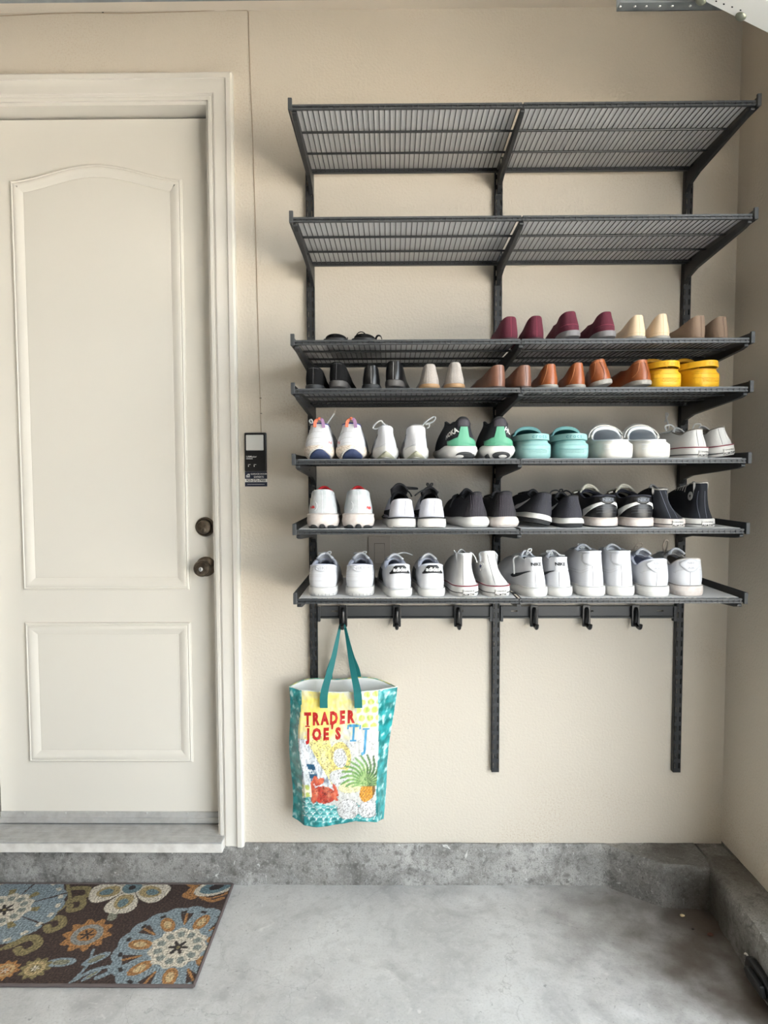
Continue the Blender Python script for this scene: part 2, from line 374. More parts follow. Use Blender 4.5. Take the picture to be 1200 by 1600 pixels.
# ------------------------------------------------------------------ shelving
SH = [2.3775, 2.0867, 1.7634, 1.6337, 1.4422, 1.2512, 1.0603]
STD_X = [0.0, 0.61, 1.22]; DEP = 0.41
ROWN = ['topmost', 'second highest', 'third from the top', 'fourth from the top', 'fifth from the top', 'sixth from the top', 'lowest']
# slotted uprights
def upright(x, k):
    t = tag(empty('wall_upright', (x,0,0)), 'dark slotted steel upright on the wall, %s' % ['leftmost, behind the printed tote bag','middle one between the two shelf bays','rightmost, nearest the wall corner'][k], 'upright', 'slotted uprights carrying the shelves')
    z0, z1, hw, yf = 0.397, 2.418, 0.0125, -0.019
    mb = MB(); th = 0.0015
    for s in (-1,1): mb.box(s*hw, s*(hw-th), 0.0, yf, z0, z1)
    cols = [(-hw,-0.0085),(-0.005,0.005),(0.0085,hw)]
    for a, b in cols: mb.box(a, b, yf, yf+th, z0, z1)
    n = int((z1-z0)/0.032)
    for a, b in ((-0.0085,-0.005),(0.005,0.0085)):
        for i in range(n+1):
            za = z0+i*0.032; mb.box(a, b, yf, yf+th, za, min(za+0.014, z1))
    mb.build('channel', M_STEEL_B, t)
    for z in (0.452, 1.15, 2.06):
        MB().lathe([(0.0042,0),(0.004,-0.0012),(0.002,-0.002)],10,'y',(0.0,yf,z)).build('screw', M_STEEL_D, t, smooth=True)
    return t
for k, x in enumerate(STD_X): upright(x, k)
# brackets
def bracket(i, k):
    zs = SH[i]; x = STD_X[k]
    lab = '%s steel shelf bracket, %s row' % (['left end','middle','right end'][k], ROWN[i])
    t = tag(empty('shelf_bracket', (x,0,zs)), lab, 'bracket', 'shelf brackets hooked into the uprights')
    xa, xb = ((0.0008,0.0125),(-0.006,0.006),(-0.0125,-0.0008))[k]
    zt = -0.0135
    pr = [(-0.0195,zt),(-0.402,zt),(-0.405,zt-0.004),(-0.405,zt-0.009),(-0.38,zt-0.014),(-0.10,zt-0.034),(-0.045,zt-0.046),(-0.026,zt-0.060),(-0.0195,zt-0.062)]
    MB().prism(pr, 'x', xa, xb).build('arm', M_STEEL_B, t, bevel=0.0015)
    MB().box((xa+xb)/2-0.0015, (xa+xb)/2+0.0015, -0.0205, -0.012, zt-0.055, zt-0.02).build('lug', M_STEEL_D, t)
    MB().lathe([(0.003,0),(0.0028,0.0012),(0,0.0016)],10,'x',(xb if k < 2 else xa,-0.19,zt-0.012)).build('rivet', M_STEEL_D, t, smooth=True)
    if k == 1: MB().box(-0.0016,0.0016,-0.404,-0.03,-0.0136,-0.002).build('joint_spacer', M_STEEL_D, t)
    if k != 1:
        s = -1 if k == 0 else 1
        xo = -0.009 if k == 0 else 0.013
        xi = xo+0.0035*(-s)
        cv = MB().box(xo, xi, -0.409, -0.022, -0.0145, 0.0165)
        cv.build('end_cover', M_STEEL_B, t, bevel=0.001)
        MB().box(xo, xo+0.0105*(-s), -0.4105, -0.402, -0.0145, 0.0165).build('cover_cap', M_STEEL, t, bevel=0.001)
    return t
for i in range(7):
    for k in range(3): bracket(i, k)
# wire shelves and their milky liners
M_LINER = bpy.data.materials.new('milky_plastic'); M_LINER.use_nodes = True
N = M_LINER.node_tree.nodes; L = M_LINER.node_tree.links; N.clear()
o_ = N.new('ShaderNodeOutputMaterial'); tr = N.new('ShaderNodeBsdfTransparent'); df = N.new('ShaderNodeBsdfDiffuse'); tl = N.new('ShaderNodeBsdfTranslucent'); gl = N.new('ShaderNodeBsdfGlossy')
df.inputs['Color'].default_value = (0.66,0.66,0.67,1); tl.inputs['Color'].default_value = (0.78,0.78,0.79,1); gl.inputs['Roughness'].default_value = 0.28
m1 = N.new('ShaderNodeMixShader'); m1.inputs[0].default_value = 0.28; m2 = N.new('ShaderNodeMixShader'); m2.inputs[0].default_value = 0.14; m3 = N.new('ShaderNodeMixShader'); m3.inputs[0].default_value = 0.05
L.new(df.outputs[0], m1.inputs[1]); L.new(tl.outputs[0], m1.inputs[2]); L.new(m1.outputs[0], m2.inputs[1]); L.new(tr.outputs[0], m2.inputs[2])
L.new(m2.outputs[0], m3.inputs[1]); L.new(gl.outputs[0], m3.inputs[2]); L.new(m3.outputs[0], o_.inputs['Surface'])
SHW = 0.6065; NW = 41
def shelf_meshes():
    h = SHW/2; out = {}
    def rail(y0, y1):
        mb = MB(); mb.box(-h,h,y0,y1,-0.0052,0); mb.box(-h,h,y0,y1,-0.0128,-0.0088); mb.box(-h,h,min(y0,y1)+0.004,max(y0,y1)-0.0015,-0.0095,-0.0045); return mb
    mb = rail(-0.4075,-0.3995)
    out['front_rail'] = mb
    out['rear_rail'] = rail(-0.0345,-0.0265)
    for q, y in enumerate((-0.277,-0.153)): out['cross_rod%d' % q] = MB().tube([(-h,y,-0.0075),(h,y,-0.0075)],0.0032,8)
    wr = MB(); dx = SHW/NW
    for i in range(NW):
        x = -h+dx*(i+0.5)
        wr.tube([(x,-0.4072,-0.0115),(x,-0.4072,-0.004),(x,-0.400,-0.0022),(x,-0.0345,-0.0022),(x,-0.0335,-0.0115)],0.00125,6)
    out['wires'] = wr
    return out
SHM = shelf_meshes(); first = {}
SIDE_D = ['left bay', 'right bay']
CONT = [['empty, above the bare wall left','empty, reaching the wall corner'],['empty, left half','empty, right half'],['with the black sandals','with burgundy and beige flats'],['with black and grey flats','with tan loafers and yellow clogs'],
        ['with the mint-and-navy running shoes','with mint and white clogs'],['with red-lined runners','with black sneakers and navy high-tops'],['with low white sneakers','with white mid-top sneakers']]
for i in range(7):
    for b in range(2):
        cx = (0.3050, 0.9155)[b]
        t = tag(empty('wire_shelf', (cx,0,SH[i])), 'graphite wire shelf, %s, %s, %s' % (ROWN[i], SIDE_D[b], CONT[i][b]), 'shelf', 'wire shelves on the wall')
        for nm, mb in SHM.items():
            base = nm.rstrip('01')
            if nm in first:
                c = bpy.data.objects.new(base, first[nm]); COL.objects.link(c); c.parent = t
            else:
                c = mb.build(base, M_STEEL if 'rail' in nm else M_STEEL_D, t, smooth=(True if nm[0] in 'cw' else False)); first[nm] = c.data
            if base == 'wires': c['kind'] = 'stuff'
        key = 'liner'
        lt = empty('shelf_liner', (cx,0,SH[i])) if False else None
        if key in first:
            l_ = bpy.data.objects.new('shelf_liner', first[key]); COL.objects.link(l_)
        else:
            g = MB(); nx, ny = 24, 10
            for a in range(nx+1):
                for c_ in range(ny+1):
                    xx = -0.298+0.596*a/nx; yy = -0.397+0.366*c_/ny
                    g.v.append((xx, yy, 0.0004)); 
            for a in range(nx):
                for c_ in range(ny):
                    g.f.append((a*(ny+1)+c_, (a+1)*(ny+1)+c_, (a+1)*(ny+1)+c_+1, a*(ny+1)+c_+1))
            l_ = g.build('shelf_liner', M_LINER); first[key] = l_.data
            s_ = l_.modifiers.new('thickness','SOLIDIFY'); s_.thickness = 0.0012; s_.offset = 1
        if not l_.modifiers:
            s_ = l_.modifiers.new('thickness','SOLIDIFY'); s_.thickness = 0.0012; s_.offset = 1
        l_.location = (cx,0,SH[i])
        tag(l_, 'milky plastic liner sheet on the %s shelf, %s' % (ROWN[i], SIDE_D[b]), 'shelf liner', 'plastic liners on the wire shelves')
LZ = 0.0017   # top of liner above shelf plane

# ------------------------------------------------------------------ hook rails and hooks
M_RAIL = mat('rail_steel', (66,67,68), 0.5, 0.2)
for b in range(2):
    xa, xb = ((0.014,0.597),(0.624,1.207))[b]
    t = tag(empty('hook_rail', ((xa+xb)/2,0,0.9415)), 'dark steel hook rail under the lowest shelf, %s' % (['the one holding the tote bag','the one with bare hooks'][b]), 'rail', 'hook rails under the shelves')
    h = (xb-xa)/2; mb = MB()
    slots = [[-0.235,-0.03,0.185],[-0.245,0.008,0.24]][b]     # obround wall openings
    cuts = [-h]+[v for s_ in slots for v in (s_-0.0105, s_+0.0105)]+[h]
    for q in range(0,len(cuts),2): mb.box(cuts[q], cuts[q+1], -0.0145, -0.0125, -0.014, 0.0195)
    for s_ in slots:
        mb.box(s_-0.0105, s_+0.0105, -0.0145, -0.0125, -0.014, 0.0015); mb.box(s_-0.0105, s_+0.0105, -0.0145, -0.0125, 0.0065, 0.0195)
    mb.build('face_plate', M_RAIL, t)
    MB().box(-h,h,-0.020,-0.0125,-0.0195,-0.0135).build('lower_flange', M_STEEL_D, t, bevel=0.001)
    MB().box(-h,h,-0.018,-0.002,0.018,0.0205).build('upper_flange', M_RAIL, t)
    for s in (-1,1):
        MB().box(s*h, s*(h-0.009), -0.0225, -0.004, -0.03, 0.0215).build('end_clip', M_STEEL, t, bevel=0.001)
HX = [0.1002,0.2787,0.4823,0.7342,0.9074,1.0698]
HL = ['leftmost one, carrying the tote bag','second from left, bare','third from left, just left of the middle upright','fourth from left, just right of the middle upright','fifth from left, bare','rightmost one, under the white mid-tops']
for q, x in enumerate(HX):
    t = tag(empty('wall_hook', (x,0,0.9315)), 'black plastic utility hook on the rail, %s' % HL[q], 'hook', 'hooks on the rail')
    MB().prism([(-0.0125,-0.036),(0.0125,-0.036),(0.0135,-0.03),(0.0135,0.033),(0.011,0.037),(-0.011,0.037),(-0.0135,0.033),(-0.0135,-0.03)],'y',-0.0215,-0.029).build('back_plate', M_BLACK, t, bevel=0.0015)
    MB().tube(catmull([(0,-0.029,0.026),(0,-0.036,0.018),(0,-0.037,0.0),(0,-0.034,-0.018),(0,-0.029,-0.024)],5),[0.006]*21,8).build('latch', M_BLACK, t, smooth=True)
    MB().tube(catmull([(0,-0.028,-0.026),(0,-0.042,-0.030),(0,-0.060,-0.033),(0,-0.070,-0.029),(0,-0.074,-0.019)],6),[0.0065]*10+[0.006]*10+[0.0058]*5,10).build('peg', M_BLACK, t, smooth=True)

# ------------------------------------------------------------------ switch, opener button, sticker, bell wire
M_SW = mat('switch_plastic', (196,184,170), 0.45)
t = tag(empty('light_switch', (0.2215,0,1.1385)), 'beige rocker light switch on the wall behind the white sneakers', 'switch')
MB().box(-0.0385,0.0385,-0.006,0,-0.0575,0.0575).build('cover_plate', M_SW, t, bevel=0.003)
MB().box(-0.0175,0.0175,-0.0064,-0.003,-0.0345,0.0345).build('switch_gap', mat('switch_gap',(120,108,94),0.8), t)
MB().prism([(-0.006,-0.0335),(-0.0115,-0.0335),(-0.0075,0.0),(-0.0065,0.0335),(-0.004,0.0335)],'x',-0.0165,0.0165).build('rocker', M_SW, t, bevel=0.001)
for s in (-1,1): MB().lathe([(0.003,0),(0.0028,-0.001),(0.001,-0.0014)],10,'y',(0,-0.006,s*0.0485)).build('screw', M_SW, t)
pa = px_y(381.5,676,-0.012); pb = px_y(416.5,736.5,-0.012)
t = tag(empty('door_opener_button', ((pa.x+pb.x)/2,0,(pa.z+pb.z)/2)), 'black garage door control panel with a white push button on the wall', 'wall control')
hw, hh = (pb.x-pa.x)/2, (pa.z-pb.z)/2
MB().box(-hw,hw,-0.012,0,-hh,hh).build('housing', M_BLACK, t, bevel=0.003)
M_WBTN = mat('white_button', (214,212,206), 0.35); M_PRINT = mat('white_print', (225,225,222), 0.5)
MB().box(-hw*0.84,hw*0.76,-0.0155,-0.011,hh*0.08,hh*0.88).build('push_button', M_WBTN, t, bevel=0.002)
fn = lambda ox, oz: (lambda x, y: (x+ox, -0.0124, y+oz))
flat_text('lettering', 'LiftMaster', 0.0085, fn(-hw*0.36,-hh*0.24), M_PRINT, t, bold=0.0001)
MB().box(-hw*0.84,-hw*0.25,-0.0126,-0.0121,-hh*0.36,-hh*0.33).build('fine_print', M_PRINT, t)
for q in (-0.62,-0.1):
    mb = MB(); mb.box(q*hw-0.002,q*hw+0.006,-0.0126,-0.0121,-hh*0.655,-hh*0.635); mb.box(q*hw-0.002,q*hw+0.0,-0.0126,-0.0121,-hh*0.76,-hh*0.68); mb.build('button_mark', M_PRINT, t)
pc = px_y(382.5,736.8,-0.001); pd = px_y(417.5,760,-0.001)
t = tag(empty('service_sticker', ((pc.x+pd.x)/2,0,(pc.z+pd.z)/2)), 'navy service sticker with a white phone number below the opener panel', 'sticker')
hw, hh = (pd.x-pc.x)/2, (pc.z-pd.z)/2; M_NAVY = mat('navy_print', (32,36,54), 0.4)
MB().box(-hw,hw,-0.0008,0,-hh,hh).build('backing', M_NAVY, t)
MB().box(-hw,hw,-0.0011,0,-hh*0.42,hh*0.02).build('number_band', mat('sticker_white',(214,212,206),0.5), t)
fs_ = lambda ox, oz: (lambda x, y: (x+ox, -0.0013, y+oz))
flat_text('lettering', 'GARAGE DOOR', 0.0076, fs_(hw*0.26,hh*0.66), M_PRINT, t, bold=0.00012)
flat_text('lettering', 'EXPERTS', 0.0086, fs_(hw*0.26,hh*0.26), M_PRINT, t, bold=0.00012)
flat_text('lettering', '925-272-7900', 0.0118, fs_(0,-hh*0.2), mat('black_print',(28,28,30),0.5), t, bold=0.0002, spacing=0.97)
mb = MB()
for q in range(13): mb.box(-hw*0.78+q*hw*0.12,-hw*0.78+q*hw*0.12+hw*0.095,-0.0013,-0.0009,-hh*0.74,-hh*0.69)
mb.build('fine_print', M_PRINT, t)
mb = MB(); c = (-hw*0.72, hh*0.45)
mb.prism([(c[0]-0.007,c[1]-0.001),(c[0],c[1]+0.006),(c[0]+0.006,c[1]+0.006),(c[0]+0.006,c[1]-0.006),(c[0]+0.004,c[1]-0.006),(c[0]+0.004,c[1]+0.002),(c[0],c[1]+0.0025)],'y',-0.0013,-0.0009)
for r_ in range(3): mb.box(c[0]-0.006,c[0]+0.003,-0.0013,-0.0009,c[1]-0.006+r_*0.0022,c[1]-0.0046+r_*0.0022)
mb.build('house_emblem', M_PRINT, t)
wire = [px_y(u,v,-0.002) for u,v in [(-120,29),(0,25),(60,22),(120,20),(200,21),(280,18.5),(340,16),(386,16),(388.5,20),(389,60),(391,120),(394,190),(396,250),(398.5,330),(401,420),(403,500),(405,580),(407,640),(408,676)]]
tag(MB().tube(wire,0.0011,5).build('bell_wire', mat('painted_wire',(168,150,128),0.6), smooth=True), 'thin painted bell wire stapled up the wall to the opener panel', 'wire')
for q,(u,v) in enumerate([(161,20),(407,622),(408,646)]):
    p = px_y(u,v,-0.002)
    tag(MB().box(p.x-0.003,p.x+0.003,-0.0042,0,p.z-0.0008,p.z+0.0008).build('wire_staple', M_STEEL_D), 'tiny dark staple holding the bell wire, %s' % ['above the door casing','higher of the two above the opener panel','lower of the two above the opener panel'][q], 'staple', 'staples on the bell wire')

# ------------------------------------------------------------------ open overhead door and track
M_OHD = mat('overhead_door_white', (232,232,228), 0.45, bump=(200,0.06))
M_BOLT = mat('bolt_zinc', (134,138,124), 0.4, 0.6)
t = tag(empty('overhead_door', (0,0,0)), 'white sectional garage door raised overhead, bolts along its end', 'garage door')
e0 = px_y(1100,0,-0.60); e1 = px_y(1200,50,-0.60); dr = (e1-e0); dr.y = 0; dr.normalize(); nr = Vector((dr.z,0,-dr.x))   # nr points up
if nr.z < 0: nr = -nr
lowend = e1+dr*0.09; hinge = e1-dr*0.44
def slab(a, b, name):
    mb = MB(); y0, y1 = -0.60, -3.80
    vs = []
    for y in (y0,y1):
        for p, n_ in ((a,0),(b,0),(b,1),(a,1)):
            q = p+nr2*(0.042*n_); vs.append((q.x,y,q.z))
    mb.add(vs,[(0,1,2,3),(7,6,5,4),(0,4,5,1),(1,5,6,2),(2,6,7,3),(3,7,4,0)])
    return mb.build(name, M_OHD, t, bevel=0.002)
nr2 = nr
slab(lowend, hinge, 'bottom_section')
nr2 = Vector((0,0,1)); pz = hinge.z+0.004
for q in range(3): slab(Vector((hinge.x-0.008-0.53*q,0,pz)), Vector((hinge.x-0.53*(q+1),0,pz)), 'door_section')
def onslab(along, iny, out=0.0):
    q = e1+dr*along-nr*out; return Vector((q.x, -0.60-iny, q.z))
# end stile lip, bolts, small holes (on the underside)
mb = MB()
pts = [onslab(0.085,0.001,0.0),onslab(-0.43,0.001,0.0),onslab(-0.43,0.075,0.0),onslab(0.085,0.075,0.0)]
mb.add([p for p in pts]+[p-nr*0.0022 for p in pts],[(0,1,2,3),(7,6,5,4),(0,4,5,1),(1,5,6,2),(2,6,7,3),(3,7,4,0)])
mb.build('end_stile', M_OHD, t)
def slab_px(u, v, out=0.0022):
    d = _f + _r*((u-600)/FPX) + _d*((v-800)/FPX); p0 = e1-nr*out; p0 = Vector((p0.x,-0.6,p0.z)); return CAM + d*((p0-CAM).dot(nr)/d.dot(nr))
def dome(p, r, h, name, M, par, n=-nr):
    mb = MB(); a = n.orthogonal().normalized(); b = n.cross(a)
    rings = [(1,0),(0.96,0.35),(0.8,0.7),(0.5,0.93),(0.0,1)]
    vs = [p+(a*math.cos(2*math.pi*j/16)+b*math.sin(2*math.pi*j/16))*r*q+n*h*s for q, s in rings for j in range(16)]
    mb.add(vs,[(i*16+j,i*16+(j+1)%16,(i+1)*16+(j+1)%16,(i+1)*16+j) for i in range(4) for j in range(16)])
    return mb.build(name, M, par, smooth=60)
for u, v in ((1095,1),(1157.5,25.5)): dome(slab_px(u,v), 0.0125, 0.006, 'carriage_bolt', M_BOLT, t)
for u, v in ((1119,2),(1131,6.5),(1144,11),(1157,16)): dome(slab_px(u,v), 0.0022, 0.0004, 'punched_hole', M_GAP, t)
t = tag(empty('door_track', (0,0,0)), 'galvanised horizontal door track running along under the ceiling', 'track')
z0 = px_y(200,4,-0.55).z
MB().box(-2.2,0.93,-0.575,-0.55,z0,z0+0.05).build('track_channel', M_GALV, t, bevel=0.002)
a0 = px_y(965,13.5,-0.565); a1 = px_y(1140,17,-0.565)
an = MB().box(a0.x,1.12,-0.585,-0.555,a0.z,a0.z+0.003).box(a0.x,1.12,-0.557,-0.555,a0.z,a0.z+0.05).build('track_angle', M_GALV, t)
for u, v in ((972,6),(995,6),(1013,7),(1034,7),(1054,7),(1082,8)):
    p = px_y(u,v,-0.585); dome(Vector((p.x,-0.572,a0.z)),0.0032,0.0018,'rivet',M_ALU,an,Vector((0,0,-1)))
# door sensor at the foot of the right curb
t = tag(empty('door_sensor', (1.253,-0.50,0.05)), 'black door sensor housing fixed to the concrete curb at lower right', 'sensor')
MB().prism([(-0.07,-0.022),(-0.062,0.016),(-0.03,0.030),(0.035,0.032),(0.058,0.024),(0.064,0.0),(0.05,-0.022),(0.0,-0.034)],'x',-0.02,0.0).build('housing', M_BLACK, t, bevel=0.006)
MB().prism([(-0.055,-0.012),(-0.04,0.012),(0.03,0.016),(0.042,0.002),(0.02,-0.014)],'x',-0.034,-0.018).build('lens_hood', M_BLACK, t, bevel=0.004)
MB().tube([(-0.004,0.078+0.010*math.cos(q),0.0+0.012*math.sin(q)) for q in [0.6+i*0.42 for i in range(12)]],0.0028,6).build('mount_clip', mat('paint_chip',(226,222,214),0.6), t, smooth=True)
def pebble(name, u, v, r, rgb, lab, flat=0.6):
    p = px_z(u,v,0.0); mb = MB().lathe([(r*math.sin(a),-r*flat*math.cos(a)) for a in [0.25+i*0.44 for i in range(7)]],10,'z')
    for i, q in enumerate(mb.v):
        k = 1+0.25*noise.noise(Vector(q)*300+Vector((u,v,0))); mb.v[i] = (q[0]*k*1.3,q[1]*k,q[2]*k)
    o = mb.build(name, mat(name+'_%d' % u, rgb, 0.8), smooth=True); o.location = (p.x,p.y,r*flat); return tag(o, lab, 'debris')
pebble('pebble',1066,1432,0.006,(196,178,140),'small pale pebble on the floor near the curb corner')
pebble('dry_leaf_crumb',1110,1462,0.007,(80,46,34),'small dark leaf crumb beside the right curb')
pebble('dirt_crumb',1083,1453,0.0035,(44,36,30),'tiny dark dirt crumb on the floor left of the leaf crumb')
# ------------------------------------------------------------------ printed cloth: colour grids
def attr_mat(name, rough, bump=None, sheen=0.0):
    M = mat(name, (200,200,200), rough, bump=bump, sheen=sheen)
    N = M.node_tree.nodes; a = N.new('ShaderNodeVertexColor'); a.layer_name = 'print'
    M.node_tree.links.new(a.outputs['Color'], N['Principled BSDF'].inputs['Base Color']); return M
def paint(me, cols):
    ca = me.color_attributes.new('print', 'FLOAT_COLOR', 'POINT')
    ca.data.foreach_set('color', [c for rgb in cols for c in (*lin(rgb), 1.0)])
def mixc(a, b, t):
    t = max(0.0, min(1.0, t)); return tuple(x*(1-t)+y*t for x, y in zip(a, b))
def nf(x, y, s, o=3, seed=0): return noise.fractal(Vector((x*s, y*s, seed)), 1.0, 2.0, o)

# ------------------------------------------------------------------ floral rug
BR=(58,44,39); BLUE=(116,129,136); CREAM=(182,174,160); OR=(146,104,62); OLV=(118,107,74); DK=(44,38,36); TEAL=(92,112,118); TAN=(172,150,112)
def flower_big(c, x, y, R, phase=0.0):
    dx, dy = x-0, y-0
def rug_col(x, y):
    col = BR
    # vines
    for (pts, wd, cc) in RUG_CURVES:
        for a, b in zip(pts[:-1], pts[1:]):
            vx, vy = b[0]-a[0], b[1]-a[1]; t = max(0,min(1,((x-a[0])*vx+(y-a[1])*vy)/(vx*vx+vy*vy+1e-12)))
            if math.hypot(x-a[0]-vx*t, y-a[1]-vy*t) < wd: col = cc
    for (cx, cy, rx, ry, ang, cc) in RUG_LEAVES:
        c, s = math.cos(ang), math.sin(ang); u = ((x-cx)*c+(y-cy)*s)/rx; v = (-(x-cx)*s+(y-cy)*c)/ry
        d = u*u+v*v
        if d < 1: col = cc if d > 0.35 else mixc(cc, OLV if cc is BLUE else BR, 0.6)
    def fl(cx, cy): return math.hypot(x-cx, y-cy), math.atan2(y-cy, x-cx)
    # big blue flowers
    for cx, cy, R, ph in ((-0.373,-0.33,0.180,0.1),(-0.988,-0.163,0.176,0.4)):
        r, a = fl(cx, cy); left = cx < -0.6
        edge = R*(1+0.045*abs(math.sin(9*a+ph)))
        if r < edge:
            col = BLUE
            if left:
                k = abs(((a+ph)/(2*math.pi)*7) % 1-0.5)
                if k > 0.475 and r > 0.05: col = BR
                if 0.4 > k > 0.0 and r < 0.11 and (k < 0.12): col = OLV
                kk = (a*22/(2*math.pi)) % 1
                if abs(r-R*0.93) < 0.007 and abs(kk-0.5) < 0.22: col = CREAM
            else:
                k = ((a+ph)/(2*math.pi)*7) % 1-0.5
                rr = r-0.118; lat = k*2*math.pi/7*r
                if (lat/0.021)**2+(rr/0.036)**2 < 1: col = OR if (lat/0.021)**2+(rr/0.036)**2 > 0.3 else TAN
                k2 = ((a+ph)/(2*math.pi)*7+0.5) % 1-0.5; lat2 = k2*2*math.pi/7*r
                if 0.100 < r < 0.155 and abs(lat2) < 0.020*(r-0.095)/0.055: col = BR if abs(lat2) > 0.004 else OR
                kk = (a*16/(2*math.pi)) % 1
                if abs(r-R*0.9) < 0.006 and abs(kk-0.5) < 0.14: col = DK
            if r < 0.082*(1+0.06*math.cos(11*a)): col = CREAM
            if r < 0.066*(1+0.05*math.cos(11*a)): col = mixc(BLUE, OLV, 0.3) if math.cos(11*a) > -0.4 else CREAM
            if r < 0.045: col = CREAM
            if r < 0.028*(0.75+0.35*math.cos(6*a)): col = DK if r > 0.006 else OLV
    # orange flower, small flowers
    for cx, cy, R, c1, c2 in ((-0.668,-0.277,0.075,OR,BLUE),(-0.833,-0.424,0.040,OR,TAN),(-0.752,-0.416,0.044,OLV,TAN),(-1.02,-0.40,0.06,OR,BLUE)):
        r, a = fl(cx, cy)
        if r < R*(0.88+0.12*math.cos(10*a)):
            col = c1 if r > R*0.62 else mixc(c2, c1, 0.2)
            if r < R*0.38: col = c1
            if r < R*0.26*(0.7+0.5*math.cos(6*a)): col = DK if R > 0.06 else CREAM
    # cream five-petal flower against the curb
    r, a = fl(-0.62,-0.045)
    k = ((a+math.pi/2-0.63)/(2*math.pi)*5) % 1-0.5; pet = 0.135*(1-(abs(k)*2)**4*0.55)
    if r < pet and abs(k) < 0.475:
        col = CREAM
        lat = k*2*math.pi/5*r; rr = r-0.075
        if (lat/0.030)**2+(rr/0.038)**2 < 1: col = mixc(TAN, OLV, 0.5)
        if (lat/0.016)**2+((rr-0.006)/0.022)**2 < 1: col = TEAL
    if r < 0.032: col = TEAL
    if r < 0.012: col = DK
    # leaf corner
    for cx, cy, rx, ry, ang in ((-0.335,-0.04,0.075,0.042,0.5),):
        c, s = math.cos(ang), math.sin(ang); u = ((x-cx)*c+(y-cy)*s)/rx; v = (-(x-cx)*s+(y-cy)*c)/ry
        d = u*u+v*v
        if d < 1.9 and y < -0.02 and d > 1.0 and nf(x,y,40,2) > -0.05: col = OR
        if d < 1: col = CREAM if d > 0.55 else TEAL
        if d < 0.12: col = DK
    n = nf(x, y, 220, 2, 5)
    col = mixc(col, (col[0]*0.55,col[1]*0.55,col[2]*0.55), max(0,n)*1.5)
    return mixc(col, (min(255,col[0]*1.35+14),min(255,col[1]*1.35+12),min(255,col[2]*1.35+10)), max(0,-n)*1.2)
cm2 = lambda p: [(v.x,v.y) for v in catmull([(a,b,0) for a,b in p],6)]
RUG_CURVES = [(cm2([(-0.864,-0.0),(-0.83,-0.06),(-0.80,-0.12),(-0.82,-0.19),(-0.85,-0.27),(-0.90,-0.35)]),0.006,OLV),
  (cm2([(-0.82,-0.05),(-0.77,-0.05),(-0.755,-0.09),(-0.785,-0.10)]),0.010,OLV),(cm2([(-0.80,-0.12),(-0.76,-0.11),(-0.745,-0.15),(-0.775,-0.165),(-0.785,-0.14)]),0.010,OLV),
  (cm2([(-0.84,-0.22),(-0.79,-0.20),(-0.765,-0.235),(-0.79,-0.26),(-0.81,-0.24)]),0.012,OLV),(cm2([(-0.88,-0.33),(-0.83,-0.29),(-0.795,-0.32),(-0.82,-0.355),(-0.845,-0.34)]),0.013,OLV),
  (cm2([(-0.90,-0.38),(-0.93,-0.42),(-0.97,-0.40)]),0.012,OLV),(cm2([(-0.87,-0.03),(-0.92,-0.02)]),0.010,OLV),
  (cm2([(-0.63,-0.48),(-0.61,-0.41),(-0.62,-0.34)]),0.004,BLUE),(cm2([(-0.62,-0.46),(-0.58,-0.42),(-0.52,-0.405),(-0.48,-0.42)]),0.006,BLUE),
  (cm2([(-0.56,-0.45),(-0.535,-0.43),(-0.54,-0.41)]),0.008,BLUE),(cm2([(-0.66,-0.155),(-0.63,-0.17),(-0.60,-0.155)]),0.010,OLV),(cm2([(-0.63,-0.16),(-0.625,-0.20)]),0.014,mixc(OLV,BLUE,0.5)),
  (cm2([(-0.44,-0.02),(-0.41,-0.05),(-0.43,-0.085),(-0.40,-0.10)]),0.008,OR),(cm2([(-0.36,-0.10),(-0.33,-0.115),(-0.30,-0.10)]),0.007,OR)]
RUG_LEAVES = [(-0.69,-0.392,0.042,0.018,0.1,BLUE),(-0.595,-0.378,0.040,0.016,0.7,BLUE),(-0.58,-0.44,0.03,0.008,0.9,BLUE)]
t = tag(empty('floor_rug', (0,0,0)), 'dark brown floral rug with blue and orange flowers on the concrete floor', 'rug')
RX0, RX1, RY0, RY1 = -1.10, -0.284, -0.4765, -0.024
nx, ny = 326, 180; mb = MB(); cols = []
for i in range(nx+1):
    for j in range(ny+1):
        x = RX0+(RX1-RX0)*i/nx; y = RY0+(RY1-RY0)*j/ny
        jx = x+0.0006*noise.noise(Vector((x*900,y*900,0))); jy = y+0.0006*noise.noise(Vector((x*900,y*900,7)))
        mb.v.append((jx, jy, 0.0072+0.0012*noise.noise(Vector((x*420,y*420,3)))))
        cols.append(rug_col(x, y))
for i in range(nx):
    for j in range(ny): a = i*(ny+1)+j; mb.f.append((a, a+ny+1, a+ny+2, a+1))
o = mb.build('pile', attr_mat('rug_pile', 0.95), t, smooth='all', fix=False); paint(o.data, cols)
MB().box(RX0,RX1,RY0,RY1,0.0003,0.0052).build('backing', mat('rug_backing',(58,46,40),0.95), t)
M_BIND = mat('rug_binding', (92,82,80), 0.9, bump=(500,0.5))
for a, b in (((RX1,RY1),(RX1,RY0)),((RX1,RY0),(RX0,RY0)),((RX0,RY0),(RX0,RY1)),((RX0,RY1),(RX1,RY1))):
    n_ = 40; MB().tube([(a[0]+(b[0]-a[0])*i/n_, a[1]+(b[1]-a[1])*i/n_, 0.0052+0.0004*math.sin(i*2.1)) for i in range(n_+1)], 0.0048, 8).build('binding', M_BIND, t, smooth=True)

